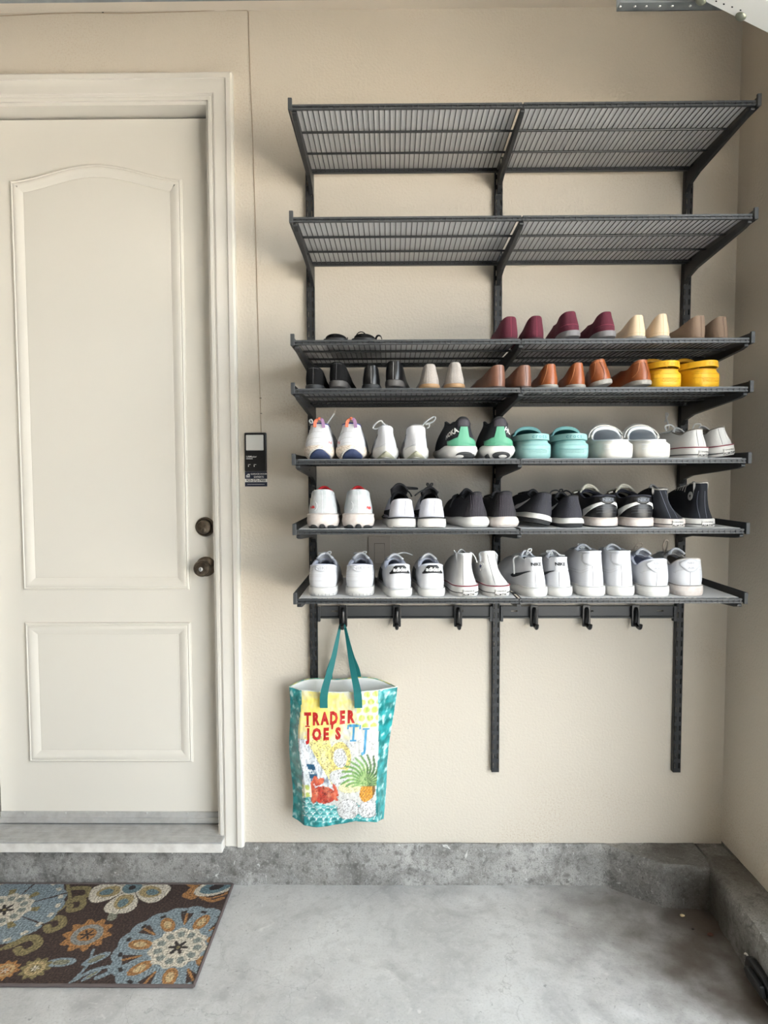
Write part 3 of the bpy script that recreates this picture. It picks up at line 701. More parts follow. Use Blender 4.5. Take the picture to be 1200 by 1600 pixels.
# ------------------------------------------------------------------ printed tote bag
TEALB=(20,140,138); 
def bag_col(u, v):
    """u, v in the bag picture: u 95..885 across (gussets included), v 520..1510 down"""
    W_=(206,205,200); n = nf(u,v,0.02,4,2); n2 = nf(u,v,0.09,3,9)
    col = W_
    ledge = 190+10*math.sin(v*0.013)-(v-575)*0.015; redge = 778+14*math.sin(v*0.008)
    if u < ledge or u > redge or v > 1470+8*math.sin(u*0.02):
        return mixc(mixc((14,112,112),(44,158,162),0.5+n*1.2), (190,226,224), max(0,nf(u,v*0.6,0.03,4,4)-0.15)*2.2)
    # yellow wash at the top left and the diagonal lace band
    if v < 900: col = mixc(col, (244,226,120), max(0,0.95-abs((u-330)/330)**2-abs((v-690)/240)**2*0.8+n*0.5))
    d = abs((u-(330+(v-900)*0.35)))/95
    if 860 < v < 1200 and d < 1: 
        col = mixc((228,212,120),(250,240,180),0.5+n)
        if abs(n2) < 0.05: col = (120,110,80)
    d2 = math.hypot((u-500)/85,(v-1010)/110)
    if 0.62 < d2 < 1: col = mixc((232,216,130),(140,124,84),max(0,n2)*2.4)
    if d2 < 0.62 or (math.hypot((u-500)/95,(v-1150)/60) < 1): col = (214,214,212) if abs(n2) > 0.045 else (130,126,120)
    # honeycomb dots
    if u > 610 and v < 800:
        gx = (u-620)/62; gy = (v-600)/55; row = math.floor(gy); fx = (gx+0.5*(row % 2)) % 1-0.5; fy = gy % 1-0.5
        col = mixc((250,248,200),W_,0.5)
        if fx*fx+fy*fy < 0.13: col = (188,204,98)
        elif fx*fx+fy*fy < 0.17: col = (214,222,150)
    # milk-can of white ink lines with a blue label
    if u < 190+(v-890)*0.55+60 and 890 < v < 1230:
        col = mixc((226,230,232),(120,132,150),max(0,nf(u*1.0,v*0.35,0.05,4,1))*1.5)
        if math.hypot((u-215)/50,(v-1000)/110) < 1: col = mixc(col,(250,250,250),0.6)
        if 238 < u-(v-1070)*0.15 < 300 and 1060 < v < 1200 and (((v-1060)//34) % 2 == 0 or n2 > 0.05): col = (26,84,116)
    # little green dots lower left
    if u < 260 and v > 1210:
        fx = ((u/48) % 1)-0.5; fy = ((v/60) % 1)-0.5
        col = (196,208,110) if fx*fx+fy*fy < 0.14 else (240,238,214)
    # waves
    wv = 1330+30*math.sin(u*0.02)+ (20 if u > 440 else 0)
    if v > wv:
        k = ((u/58+0.5*(int(v/34) % 2)) % 1-0.5); kk = (v/34) % 1
        rr = math.hypot(k*1.3, 1-kk)
        col = mixc((18,120,124),(140,206,204),rr*0.9+n*0.5)
        if abs(rr-0.62) < 0.05: col = (236,244,242)
    # crab
    e = math.hypot((u-350)/98,(v-1278)/64)
    if e < 1: col = mixc((186,62,44),(228,150,116),max(0,0.45-(v-1240)/160+n)) if abs(n2) > 0.05 else (112,30,26)
    for cx, cy, rx, ry, th0 in ((320,1185,48,22,-0.5),(262,1240,16,60,0.0),(268,1310,24,34,0.4),(446,1240,14,50,-0.3),(430,1290,40,16,0.8),(290,1170,20,30,0.5)):
        c, s = math.cos(th0), math.sin(th0); a = ((u-cx)*c+(v-cy)*s)/rx; b = (-(u-cx)*s+(v-cy)*c)/ry
        if a*a+b*b < 1: col = mixc((178,58,40),(226,120,84),0.5+n)
    # clams
    for cx, cy, rx, ry in ((540,1385,88,76),(708,1388,84,70),(560,1225,90,40)):
        e = math.hypot((u-cx)/rx,(v-cy)/ry)
        if e < 1:
            col = (212,211,209) if abs(nf(u,v,0.05,3,cx)) > 0.06 and e < 0.95 else (136,132,130)
            if cy < 1300: col = mixc(col,(240,232,140),0.5)
    # pineapple
    e = math.hypot((u-700-(v-1255)*-0.25)/62,(v-1255)/76)
    if e < 1:
        a = (u+v*0.8)/24 % 1; b = (u-v*0.8)/24 % 1
        col = (232,164,60) if min(a,b) > 0.2 else (150,92,34)
        if u > 735: col = mixc(col,(80,60,30),0.6)
    if v < 1215 and v > 985:
        r = math.hypot(u-690, (v-1195)); a = math.atan2(1195-v, u-690)
        if r < 205:
            k = (a*13/math.pi+math.sin(r*0.02)*0.8) % 1
            wid = 0.62*(1-r/215)+0.1
            if abs(k-0.5) < wid: col = mixc((92,140,70),(206,222,160),abs(k-0.5)*2+n*0.4) if u < 700 else mixc((52,86,50),(150,180,110),abs(k-0.5)*2+n*0.4)
    if abs(nf(u,v,0.045,2,12)) < 0.018 and v > 880: col = mixc(col,(90,90,92),0.5)
    return col
bag = tag(empty('tote_bag', (0.1002,-0.06,0.267)), 'glossy printed grocery tote with teal sides and handles hanging on the leftmost hook', 'bag')
def bag_section(v):
    """v 0 bottom .. 1 top -> list of (x,y,u) going around from back-left via the front to back-right"""
    z = 0.267+0.439*v; bow = math.sin(math.pi*v)
    pts = []
    xl = -0.070-0.008*v+0.004*math.sin(v*9); xr = 0.229+0.047*v+0.004*math.sin(v*7+1)
    fl_, fr_ = xl+0.042+0.004*math.sin(v*6), xr-0.040-0.016*(v) + 0.02*(1-v)
    yf = -0.118-0.016*bow+0.012*v; ys = -0.066; yb = -0.026
    return z, xl, xr, fl_, fr_, yf, ys, yb
nv, nu = 150, 130; mb = MB(); cols = []
def bag_pt(a, v, off=0.0):
    """a in 0..1 across left gusset, front, right gusset"""
    z, xl, xr, fl_, fr_, yf, ys, yb = bag_section(v)
    if a < 0.13: t = a/0.13; x = xl+(fl_-xl)*t; y = ys+(yf+0.012-ys)*(t**1.2); u = 95+(190-95)*t
    elif a > 0.87: t = (a-0.87)/0.13; x = fr_+(xr-fr_)*t; y = yf+0.012+(ys-yf-0.012)*(t**0.9); u = 778+(885-778)*t
    else:
        t = (a-0.13)/0.74; x = fl_+(fr_-fl_)*t; y = yf+0.012-0.012*(math.sin(math.pi*t)**0.6); u = 190+588*t
    wr = 0.0035*nf(x*1.0,z*0.8,22,3,1)*(0.4+0.9*abs(2*v-1)) + 0.0012*nf(x,z*0.5,90,2,3)
    sag = 0.006*math.sin(math.pi*a)*max(0,v-0.9)/0.1
    return Vector((x, y+wr-off, z-sag-0.010*max(0,0.06-v)/0.06*math.sin(a*7))), u
for i in range(nu+1):
    for j in range(nv+1):
        p, u = bag_pt(i/nu, j/nv); mb.v.append(p-Vector(bag.location)); cols.append(bag_col(u, 1500-(1500-548)*j/nv))
for i in range(nu):
    for j in range(nv): a = i*(nv+1)+j; mb.f.append((a, a+nv+1, a+nv+2, a+1))
M_BAG = attr_mat('bag_print', 0.32, bump=(60,0.25)); M_BAG.node_tree.nodes['Principled BSDF'].inputs['Coat Weight'].default_value = 0.35
o = mb.build('front_panel', M_BAG, bag, smooth='all', fix=False); paint(o.data, cols)
s_ = o.modifiers.new('thickness','SOLIDIFY'); s_.thickness = 0.0008; s_.offset = 1
M_TEAL = mat('teal_webbing', (6,108,108), 0.6, bump=(700,0.5)); M_BAGIN = mat('bag_white_inside', (232,232,230), 0.5, bump=(70,0.2))
mb = MB()                                           # back panel and gusset backs, a little higher at the rear rim
for i in range(41):
    for j in range(41):
        v = j/40; z, xl, xr, fl_, fr_, yf, ys, yb = bag_section(v); t = i/40
        x = xl+(xr-xl)*t; e = abs(2*t-1)
        y = yb+(ys-yb)*e**4; z2 = z+(0.016*v*(1-e**3)+0.004*math.sin(t*11)*v)
        mb.v.append(Vector((x,y,z2))-Vector(bag.location))
for i in range(40):
    for j in range(40): a = i*41+j; mb.f.append((a, a+41, a+42, a+1))
o = mb.build('back_panel', M_BAGIN, bag, smooth='all', fix=False); s_ = o.modifiers.new('thickness','SOLIDIFY'); s_.thickness = 0.0008
mb = MB(); k = 24
z, xl, xr, fl_, fr_, yf, ys, yb = bag_section(0.0)
fr = [bag_pt(i/k,0.0)[0]-Vector(bag.location) for i in range(k+1)]
bk = [Vector((xl+(xr-xl)*i/k, yb+(ys-yb)*abs(2*i/k-1)**4, fr[i].z+bag.location.z))-Vector((bag.location.x,bag.location.y,bag.location.z)) for i in range(k+1)]
mb.add(fr+bk,[(i,i+1,k+2+i,k+1+i) for i in range(k)]); mb.build('base_panel', M_TEAL, bag, smooth='all')
rim = [bag_pt(i/40,1.0)[0]-Vector(bag.location) for i in range(41)]
mb = MB().tube([r+Vector((0,0,0.0)) for r in rim],0.0016,6); mb.build('front_hem', mat('hem_white',(226,232,224),0.5), bag, smooth=True)
bl = Vector(bag.location)
zz, xl, xr, fl_, fr_, yf, ys, yb = bag_section(1.0)
pts = [Vector((xl+(xr-xl)*i/30, yb+(ys-yb)*abs(2*i/30-1)**4, zz+0.016*(1-abs(2*i/30-1)**3)+0.004*math.sin(i/30*11)))-bl for i in range(31)]
MB().tube(pts,0.0018,6).build('rear_hem', mat('hem_print',(206,196,110),0.5,var=(40,(40,150,150),1.0)), bag, smooth=True)
def handle(name, yo, x0, x1, zb):
    top = Vector((0.1002,-0.060,0.9045)); a = Vector((x0,yo,zb)); b = Vector((x1,yo,zb))
    L_ = [a, a+Vector((0.003,-0.001,0.055)), a.lerp(top,0.55)+Vector((-0.006,0,0)), top+Vector((-0.009,0.002,-0.004)), top+Vector((-0.004,0.001,0.0035)), top+Vector((0.004,-0.001,0.0035)), top+Vector((0.009,-0.002,-0.004)), b.lerp(top,0.55)+Vector((0.006,0,0)), b+Vector((-0.003,-0.001,0.055)), b]
    c = catmull(L_,5); n_ = len(c); wd = []; sd = []
    for i in range(n_):
        h = min(1,max(0,(c[i].z-0.70)/0.19)); wd.append(0.025*(1-0.62*h)); sd.append(Vector((1,0.55*h*(1 if i < n_/2 else -1),0)) if abs(i-n_/2) > 6 else Vector((0.15,1,0)))
    return MB().ribbon([p-bl for p in c], wd, 0.0016, sd).build(name, M_TEAL, bag, smooth=50)
handle('front_handle', -0.1235, 0.043, 0.154, 0.655)
handle('rear_handle', -0.0235, 0.05, 0.148, 0.69)
# lettering on the front panel, in the picture's own layout
def on_bag(px, pv):
    a = 0.13+0.74*(px-190)/588 if 190 <= px <= 778 else (0.13*(px-95)/95 if px < 190 else 0.87+0.13*(px-778)/107)
    p, _ = bag_pt(a, (1500-pv)/(1500-548), 0.0016); return p-bl
M_RED = mat('red_ink', (196,44,40), 0.35, coat=0.3, var=(160,(150,24,26),0.6)); M_SKY = mat('blue_ink', (70,150,190), 0.35, coat=0.3)
def bag_text(txt, cx, cy, size, tilt, M, bold, sx=1.0):
    vs, fs = text_mesh(txt, size, bold=bold, spacing=1.0, fine=0.07); c, s = math.cos(tilt), math.sin(tilt)
    mb = MB(); mb.add([on_bag(cx+(x*sx*c-y*s), cy-(x*sx*s+y*c)) for x, y in vs], fs); mb.build('lettering', M, bag, fix=False)
for ch, x in zip('TRADER', (248,309,376,443,506,568)): bag_text(ch, x, 750-(x-248)*0.06, 114, 0.06, M_RED, 6.5, 0.68)
for ch, x in zip("JOE'S", (258,322,392,437,482)): bag_text(ch, x, 856-(x-258)*0.06-(24 if ch == "'" else 0), 108, 0.05, M_RED, 6.5, 0.74)
bag_text('T', 598, 838, 150, 0.0, M_SKY, 2.0, 0.8); bag_text('J', 690, 892, 190, 0.0, M_SKY, 2.0, 0.75)
def serif(x0, x1, y0, y1, M):
    mb = MB(); n_ = 8
    vs = [on_bag(x0+(x1-x0)*i/n_, y) for y in (y0,y1) for i in range(n_+1)]
    mb.add(vs, [(i,i+1,n_+2+i,n_+1+i) for i in range(n_)]); mb.build('serif', M, bag, fix=False)
for x in (252,): serif(x-20,x+16,792,801,M_RED)
serif(575,622,884,895,M_SKY); serif(665,716,806,816,M_SKY); serif(548,560,782,812,M_SKY); serif(638,650,782,812,M_SKY)
# ------------------------------------------------------------------ shoe workshop
# local frame: heel at y=0, toe towards +y, x to the right seen from behind, z up
def sst(a, b, t):
    t = max(0.0, min(1.0, (t-a)/(b-a))); return t*t*(3-2*t)
def hermite(ctrl, s):
    """ctrl [(s, a, b, c)]; smooth interpolation over s"""
    n = len(ctrl); i = 0
    while i < n-2 and s > ctrl[i+1][0]: i += 1
    s0, s1 = ctrl[i][0], ctrl[i+1][0]; t = (s-s0)/(s1-s0); out = []
    for k in (1,2,3):
        p0, p1 = ctrl[i][k], ctrl[i+1][k]
        d0 = (p1-ctrl[i-1][k])/(s1-ctrl[i-1][0]) if i > 0 else (p1-p0)/(s1-s0) if k == 2 else 0.0
        d1 = (ctrl[i+2][k]-p0)/(ctrl[i+2][0]-s0) if i < n-2 else (p1-p0)/(s1-s0) if k == 2 else 0.0
        h = s1-s0; t2, t3 = t*t, t*t*t
        out.append((2*t3-3*t2+1)*p0+(t3-2*t2+t)*h*d0+(-2*t3+3*t2)*p1+(t3-t2)*h*d1)
    return out
DEF = dict(L=0.285, wh=0.074, ww=0.072, wb=0.102, uh=0.13, ph=2.5, pt=2.1, th=0.028, tf=0.020, spring=0.010, hspring=0.0,
           H=0.090, Ha=0.068, Ht=0.088, yt=0.150, ow=0.031, rake=0.010, bulge=0.004, toeh=0.045, pad=0.007, lean=(0,0), k1=0.36, k2=0.36, sole_out=0.003, sole_bot=-0.002, ctrl=None)
NR = 52
SHOES = []
YAW = [0.5,0.3,8.2,4.0,7.8,8.3,14.9,6.4,7.0,3.3,4.2,2.0,2.0,3.0,5.0,1.1,12.8,7.9,12.2,7.2,9.8,5.9,7.1,4.9,-0.6,-1.6,2.5,-0.2,7.0,-0.1,4.1,-1.0,5.2,5.7,13.6,6.6,
       -2.2,-6.9,1.0,-7.8,2.8,0.0,12.8,11.2,3.0,2.0,-6.0,10.0,4.0,15.0,6.0,2.0,4.0,7.0,3.9,0.1,10.5,6.5,1.5,-4.5]   # settled headings, so that neighbours do not touch
class Shoe:
    def __init__(s, name, label, cat, group, X, row, hy=-0.388, yaw=0, pitch=0, roll=0, side=1, lift=0.0, **kw):
        yaw = YAW[len(SHOES)] if len(SHOES) < len(YAW) else yaw
        s.p = dict(DEF); s.p.update(kw); s.side = side
        s.p['wb'] = min(s.p['wb'], 0.076 if name == 'high_top' else 0.092 if name == 'clog' else 0.083); s.p['bulge'] = min(s.p['bulge'], 0.006)
        s.root = tag(empty(name, (X, hy, SH[row]+LZ+0.0003+lift), (math.radians(pitch), math.radians(roll), math.radians(yaw))), label, cat, group)
        s.V = []; s.F = []; s.bvh = None
        SHOES.append((s, row))
    def outline(s, off=0.0):
        p = s.p; out = []
        for j in range(NR):
            th = 2*math.pi*j/NR; u = (1-math.cos(th))/2; sg = 1 if th < math.pi-1e-6 else -1
            if u < p['uh']: w = p['wh']/2*max(0,1-((p['uh']-u)/p['uh'])**p['ph'])**(1/p['ph'])
            elif u < 0.4: w = p['wh']/2+(p['ww']-p['wh'])/2*sst(p['uh'],0.4,u)
            elif u < 0.7: w = p['ww']/2+(p['wb']-p['ww'])/2*sst(0.4,0.7,u)
            else: w = p['wb']/2*max(0,1-((u-0.7)/0.3)**p['pt'])**(1/p['pt'])
            if j in (0, NR//2): w = 0
            cx = s.side*(-0.003*sst(0.45,1.0,u))
            out.append((sg*w+cx, p['L']*u, u))
        P = [Vector((a,b)) for a,b,_ in out]; res = []
        for j in range(NR):
            t = (P[(j+1)%NR]-P[j-1]).normalized(); n = Vector((t.y,-t.x))
            res.append((P[j]+n*off, n, out[j][2]))
        return res
    def zs(s, u): p = s.p; return p['th']+(p['tf']-p['th'])*sst(0.15,0.6,u)+s.zb(u)*0.9
    def zb(s, u): p = s.p; return p['spring']*max(0,(u-0.72)/0.28)**2+p['hspring']*max(0,(0.10-u)/0.10)**2
    def ring_obj(s, name, rows, M, cap_top=True, cap_bot=True, smooth=50, track=True, part=None):
        mb = MB(); n = NR
        for r in rows: mb.v += [tuple(v) for v in r]
        for i in range(len(rows)-1):
            for j in range(n): mb.f.append((i*n+j, i*n+(j+1)%n, (i+1)*n+(j+1)%n, (i+1)*n+j))
        for ok, base in ((cap_bot,0),(cap_top,(len(rows)-1)*n)):
            if ok:
                for j in range(n//2):
                    a, b, c, d = j, j+1, (n-j-1)%n, (n-j)%n
                    f = [base+a, base+b, base+c, base+d]
                    f = list(dict.fromkeys(f))
                    if len(f) >= 3: mb.f.append(tuple(f))
        if track: 
            o = len(s.V); s.V += mb.v; s.F += [tuple(i+o for i in f) for f in mb.f]; s.bvh = None
        return mb.build(name, M, part or s.root, smooth=smooth)
    def sole(s, M, M_out=None, to=0.0, prof=None, name='sole'):
        """prof [(outset, fraction of thickness)]"""
        p = s.p; so = p['sole_out']
        prof = prof or [(so+p['sole_bot'],0.0),(so,0.12),(so+0.001,0.5),(so,0.93),(so-0.002,1.0)]
        def rows(f0, f1):
            fr = [q for q in prof if f0 < q[1] < f1]
            def at(f):
                for a, b in zip(prof[:-1], prof[1:]):
                    if a[1] <= f <= b[1]: t = (f-a[1])/(b[1]-a[1]+1e-9); return a[0]+(b[0]-a[0])*t
                return prof[-1][0]
            R = []
            for off, f in [(at(f0),f0)]+fr+[(at(f1),f1)]:
                R.append([(q.x,q.y,s.zb(u)+(s.zs(u)-s.zb(u))*f) for q, n, u in s.outline(off)])
            return R
        if M_out: s.ring_obj('outsole', rows(0,to), M_out); return s.ring_obj(name, rows(to,1.0), M)
        return s.ring_obj(name, rows(0,1.0), M)
    def topctrl(s):
        p = s.p
        if p['ctrl']: return p['ctrl']
        ow, yt, H, Ha, Ht, rk = p['ow'], p['yt'], p['H'], p['Ha'], p['Ht'], p['rake']; lx, ly = p['lean']
        return [(0,rk,0,H),(0.10,rk+0.003,ow*0.55,H-0.001),(0.22,rk+0.020,ow*0.92,H-(H-Ha)*0.35),(0.42,yt*0.48,ow,Ha),(0.66,yt*0.82,ow*0.85,Ha+(Ht-Ha)*0.55),(0.86,yt*0.97,ow*0.45,Ht-0.002),(1.0,yt,0,Ht)]
    def loop(s):
        c = s.topctrl(); out = []; lx, ly = s.p['lean']
        for j in range(NR):
            a = 2*j/NR; sg = 1 if a <= 1 else -1; t = a if a <= 1 else 2-a
            y, x, z = hermite(c, t); out.append((Vector((sg*max(0,x)+lx*max(0,z-0.04)/0.08, y+ly*max(0,z-0.04)/0.08, z)), t))
        return out
    def upper(s, M, M_in, name='upper', nv=10, pinch=None, rim=0.0022, M_rim=None):
        p = s.p; B = s.outline(-0.002); T = s.loop(); rows = []
        ctrl = []
        for (b, n, u), (t, sv) in zip(B, T):
            z0 = s.zs(u)-0.002; b3 = Vector((b.x,b.y,z0)); n3 = Vector((n.x,n.y,0)); h = t.z-z0; tq = sst(0.5,0.95,sv)
            bu = p['bulge']
            p1 = b3+n3*bu*(1-tq)+Vector((0,0,h*p['k1']*(1-tq)+p['toeh']*tq))
            a2 = t+n3*bu*0.55-Vector((0,0,h*p['k2'])); c2 = t+Vector((b3.x-t.x,b3.y-t.y,0))*0.55-Vector((0,0,h*0.10))
            ctrl.append((b3, p1, a2.lerp(c2, tq), t))
        for i in range(nv+1):
            v = i/nv; w = 1-v; row = []
            for b3, p1, p2, t in ctrl:
                q = b3*(w**3)+p1*(3*w*w*v)+p2*(3*w*v*v)+t*(v**3)
                if pinch: q = Vector(pinch(q, v))
                row.append(q)
            rows.append(row)
        s.rows = rows
        up = s.ring_obj(name, rows, M, False, False, 60)
        # rim + lining
        Tr = rows[-1]; inn = []
        for j in range(NR):
            t = (Tr[(j+1)%NR]-Tr[j-1]); n = Vector((t.y,-t.x,0)); n = n.normalized() if n.length > 1e-7 else Vector((0,0,0)); inn.append(-n)
        Bi = s.outline(-0.010); pad = p['pad']; R = []
        R.append([Tr[j]-inn[j]*(0.0004 if rim > 0 else -0.0005)-Vector((0,0,0.0015)) for j in range(NR)])
        R.append([Tr[j]-inn[j]*(0.0006 if rim > 0 else -0.0006)+Vector((0,0,rim*0.6)) for j in range(NR)])
        R.append([Tr[j]+inn[j]*pad*0.35+Vector((0,0,rim)) for j in range(NR)])
        R.append([Tr[j]+inn[j]*pad*0.9+Vector((0,0,rim*0.2)) for j in range(NR)])
        R.append([Tr[j]+inn[j]*pad-Vector((0,0,0.007)) for j in range(NR)])
        def bot(j): q = Bi[j][0]; return Vector((q.x*0.92,q.y,s.zs(Bi[j][2])+0.004))
        for f in (0.72,0.45,0.2):
            row = rows[int(round(nv*f))]; new = []
            for j in range(NR):
                t = row[(j+1)%NR]-row[j-1]; n = Vector((t.y,-t.x,0)); n = n.normalized() if n.length > 1e-7 else Vector((0,0,0))
                q = row[j]-n*min(max(0.003,pad*0.7),0.006); q.z = max(q.z-0.002, s.zs(Bi[j][2])+0.0045); new.append(q)
            R.append(new)
        R.append([bot(j) for j in range(NR)])
        s.ring_obj('lining', R, M_in, True, False, 60, track=False)
        return up
    def tree(s):
        if s.bvh is None: s.bvh = BVHTree.FromPolygons([Vector(v) for v in s.V], s.F)
        return s.bvh
    def hit(s, a, z, face='back', off=0.0008):
        if face == 'back': o, d = Vector((a,-0.2,z)), Vector((0,1,0))
        elif face == 'left': o, d = Vector((-0.3,a,z)), Vector((1,0,0))
        elif face == 'right': o, d = Vector((0.3,a,z)), Vector((-1,0,0))
        elif face == 'top': o, d = Vector((a,z,0.4)), Vector((0,0,-1))
        else: o, d = Vector((a,-0.2,z)), Vector((math.sin(face),math.cos(face),0)); 
        if isinstance(face, float):
            d = Vector((math.sin(face),math.cos(face),0)); r = Vector((d.y,-d.x,0)); o = Vector((0,0.04,z))+r*a-d*0.3
        l, n, i, dist = s.tree().ray_cast(o, d)
        if l is None:
            l, n, i, dist = s.tree().find_nearest(o+d*0.22)
        if n.dot(d) > 0: n = -n
        return l+n*off
    def strip(s, name, f0, f1, M, face='back', n=16, m=4, off=0.0009, thick=0.0009, part=None):
        mb = MB()
        for i in range(n+1):
            a, b = f0(i/n), f1(i/n)
            for k in range(m+1):
                t = k/m; mb.v.append(s.hit(a[0]+(b[0]-a[0])*t, a[1]+(b[1]-a[1])*t, face, off))
        for i in range(n):
            for k in range(m): q = i*(m+1)+k; mb.f.append((q,q+m+1,q+m+2,q+1))
        o = mb.build(name, M, part or s.root, smooth='all', fix=False)
        if thick: md = o.modifiers.new('thickness','SOLIDIFY'); md.thickness = thick; md.offset = 0
        return o
    def line(s, name, pts, r, M, face='back', off=0.0, sub=5):
        P = [s.hit(a,z,face,off) for a, z in [(v.x,v.y) for v in catmull([(a,b,0) for a,b in pts], sub)]]
        return MB().tube(P, r, 5).build(name, M, s.root, smooth=True)
    def rect(s, name, x0, x1, z0, z1, M, face='back', rd=0.0, **k):
        """patch with softly rounded ends"""
        def cut(t): return rd*(1-math.sqrt(max(0,1-max(0,abs(2*t-1)*(1+1e-9)-0.0)**6)))
        return s.strip(name, lambda t: (x0+(x1-x0)*t, z0+cut(t)), lambda t: (x0+(x1-x0)*t, z1-cut(t)), M, face, **k)
    def oval(s, name, cx, cz, a, b, M, face='back', **k):
        return s.strip(name, lambda t: (cx-a*math.cos(math.pi*t), cz-b*math.sin(math.pi*t)), lambda t: (cx-a*math.cos(math.pi*t), cz+b*math.sin(math.pi*t)), M, face, **k)
    def text(s, txt, size, cx, cz, M, face='back', off=0.0019, sx=1.0, flip=1, tilt=0.0, bold=0.0, name='lettering'):
        c, q = math.cos(tilt), math.sin(tilt)
        fl = -1 if face == 'left' else 1
        return flat_text(name, txt, size, lambda x, y: s.hit(cx+fl*(x*sx*c-y*q), cz+(x*sx*q+y*c), face, off), M, s.root, bold=bold)
    def swoosh(s, M, face, y0, z0, ln, ht, name='side_stripe', sgn=1):
        """hooked tapering stripe; y0,z0 = low rounded hook, runs towards the heel"""
        def mid(t): return y0-ln*t, z0+ht*(t**1.35)
        def wd(t): return ht*0.27*(min(1,t*6)**0.5)*(1-t)**0.75+0.0006
        return s.strip(name, lambda t: (mid(t)[0], mid(t)[1]-wd(t)), lambda t: (mid(t)[0], mid(t)[1]+wd(t)*0.9), M, face, n=20, m=3)
    def stripe(s, zf, M, r=0.0012, off=0.0, z=None, name='foxing_stripe'):
        """thin band round the sole at a height"""
        so = s.p['sole_out']; P = []
        for q, n, u in s.outline(so+0.0006+off):
            P.append((q.x,q.y,s.zb(u)+(s.zs(u)-s.zb(u))*zf))
        return MB().tube(P, r, 5, closed=True).build(name, M, s.root, smooth=True)
    def tongue(s, M, w=0.05, up=0.02, back=0.03, th=0.006, y0=None, z0=None):
        p = s.p; yt = y0 or p['yt']; zt = z0 or p['Ht']; mb = MB(); n, k = 8, 8
        for i in range(n+1):
            t = i/n; yy = yt+0.012-(back+0.012)*t; zz = zt-0.010+(up+0.010)*t; ww = w*(0.75+0.3*t)*(1-0.25*max(0,t-0.85)/0.15)
            for j in range(k+1):
                a = 2*j/k-1; mb.v.append((a*ww/2+p['lean'][0]*max(0,zz-0.04)/0.08, yy-0.010*a*a*0+0.0+0.012*(-a*a)+p['lean'][1]*max(0,zz-0.04)/0.08, zz-0.010*a*a*(1 if t < 0.8 else 1.4)))
        for i in range(n):
            for j in range(k): q = i*(k+1)+j; mb.f.append((q,q+k+1,q+k+2,q+1))
        o = mb.build('tongue', M, s.root, smooth='all'); md = o.modifiers.new('thickness','SOLIDIFY'); md.thickness = th; md.offset = 0
        return o
    def laces(s, M, extra=(), rows=5, w=0.034, r=0.0022, y0=None, step=0.014):
        mb = MB(); yt = y0 or (s.p['yt']+0.004)
        for i in range(rows):
            y = yt+i*step
            P = [s.hit(x, y+0.003*math.cos(x/w*math.pi), 'top', 0.0015) for x in [w*(k/6-0.5)*(1-0.03*i) for k in range(7)]]
            mb.tube(P, r, 6)
        for e in extra: mb.tube(catmull(e,6), r, 6)
        return mb.build('laces', M, s.root, smooth=True)

GREY = mat('stitch_grey', (176,176,176), 0.7); DGREY = mat('seam_dark', (70,70,72), 0.8)
WHL = mat('white_leather', (198,199,203), 0.42, bump=(160,0.12)); WHR = mat('white_rubber', (196,195,192), 0.5); WHM = mat('white_mesh', (198,199,203), 0.75, bump=(900,0.5))
LAV = mat('pale_lining', (205,208,222), 0.85, bump=(700,0.4)); WLN = mat('white_lining', (214,216,220), 0.85, bump=(600,0.4)); LACE = mat('white_lace', (204,204,202), 0.8)
BLK = mat('black_leather', (18,18,20), 0.38, bump=(150,0.12)); BLKM = mat('black_mesh', (27,26,30), 0.8, bump=(500,0.7)); BLKL = mat('black_lining', (18,18,20), 0.9); BLACE = mat('black_lace', (20,20,22), 0.8)
RUBD = mat('dark_rubber', (44,46,48), 0.65, bump=(300,0.4)); DIRTY = mat('worn_white_rubber', (200,194,190), 0.55, var=(60,(176,160,152),0.6))
CANW = mat('white_canvas', (198,197,195), 0.85, bump=(900,0.5)); MAROON = mat('maroon_rubber', (120,44,58), 0.5); BLKR = mat('black_rubber', (28,28,30), 0.5)
NAVYC = mat('navy_canvas', (16,18,27), 0.85, bump=(900,0.5)); LABW = mat('label_white', (206,204,200), 0.5); INK = mat('label_ink', (30,30,34), 0.6)
def gx(u, row, v=None, hy=-0.388):
    """world x of a heel seen at image column u on a shelf row"""
    ry = [169,343,533,608,718,827,934][row]; return px_y(u, v or ry, hy).x
def bow(cx, y, z, dx, dz, dy=0.0): return [(cx,y,z),(cx+dx*0.4,y+dy,z+dz*0.9),(cx+dx,y+dy,z+dz),(cx+dx*0.95,y+dy*0.5,z+dz*0.55),(cx+dx*0.3,y,z+dz*0.1),(cx,y,z)]
HAND = ['left', 'right']

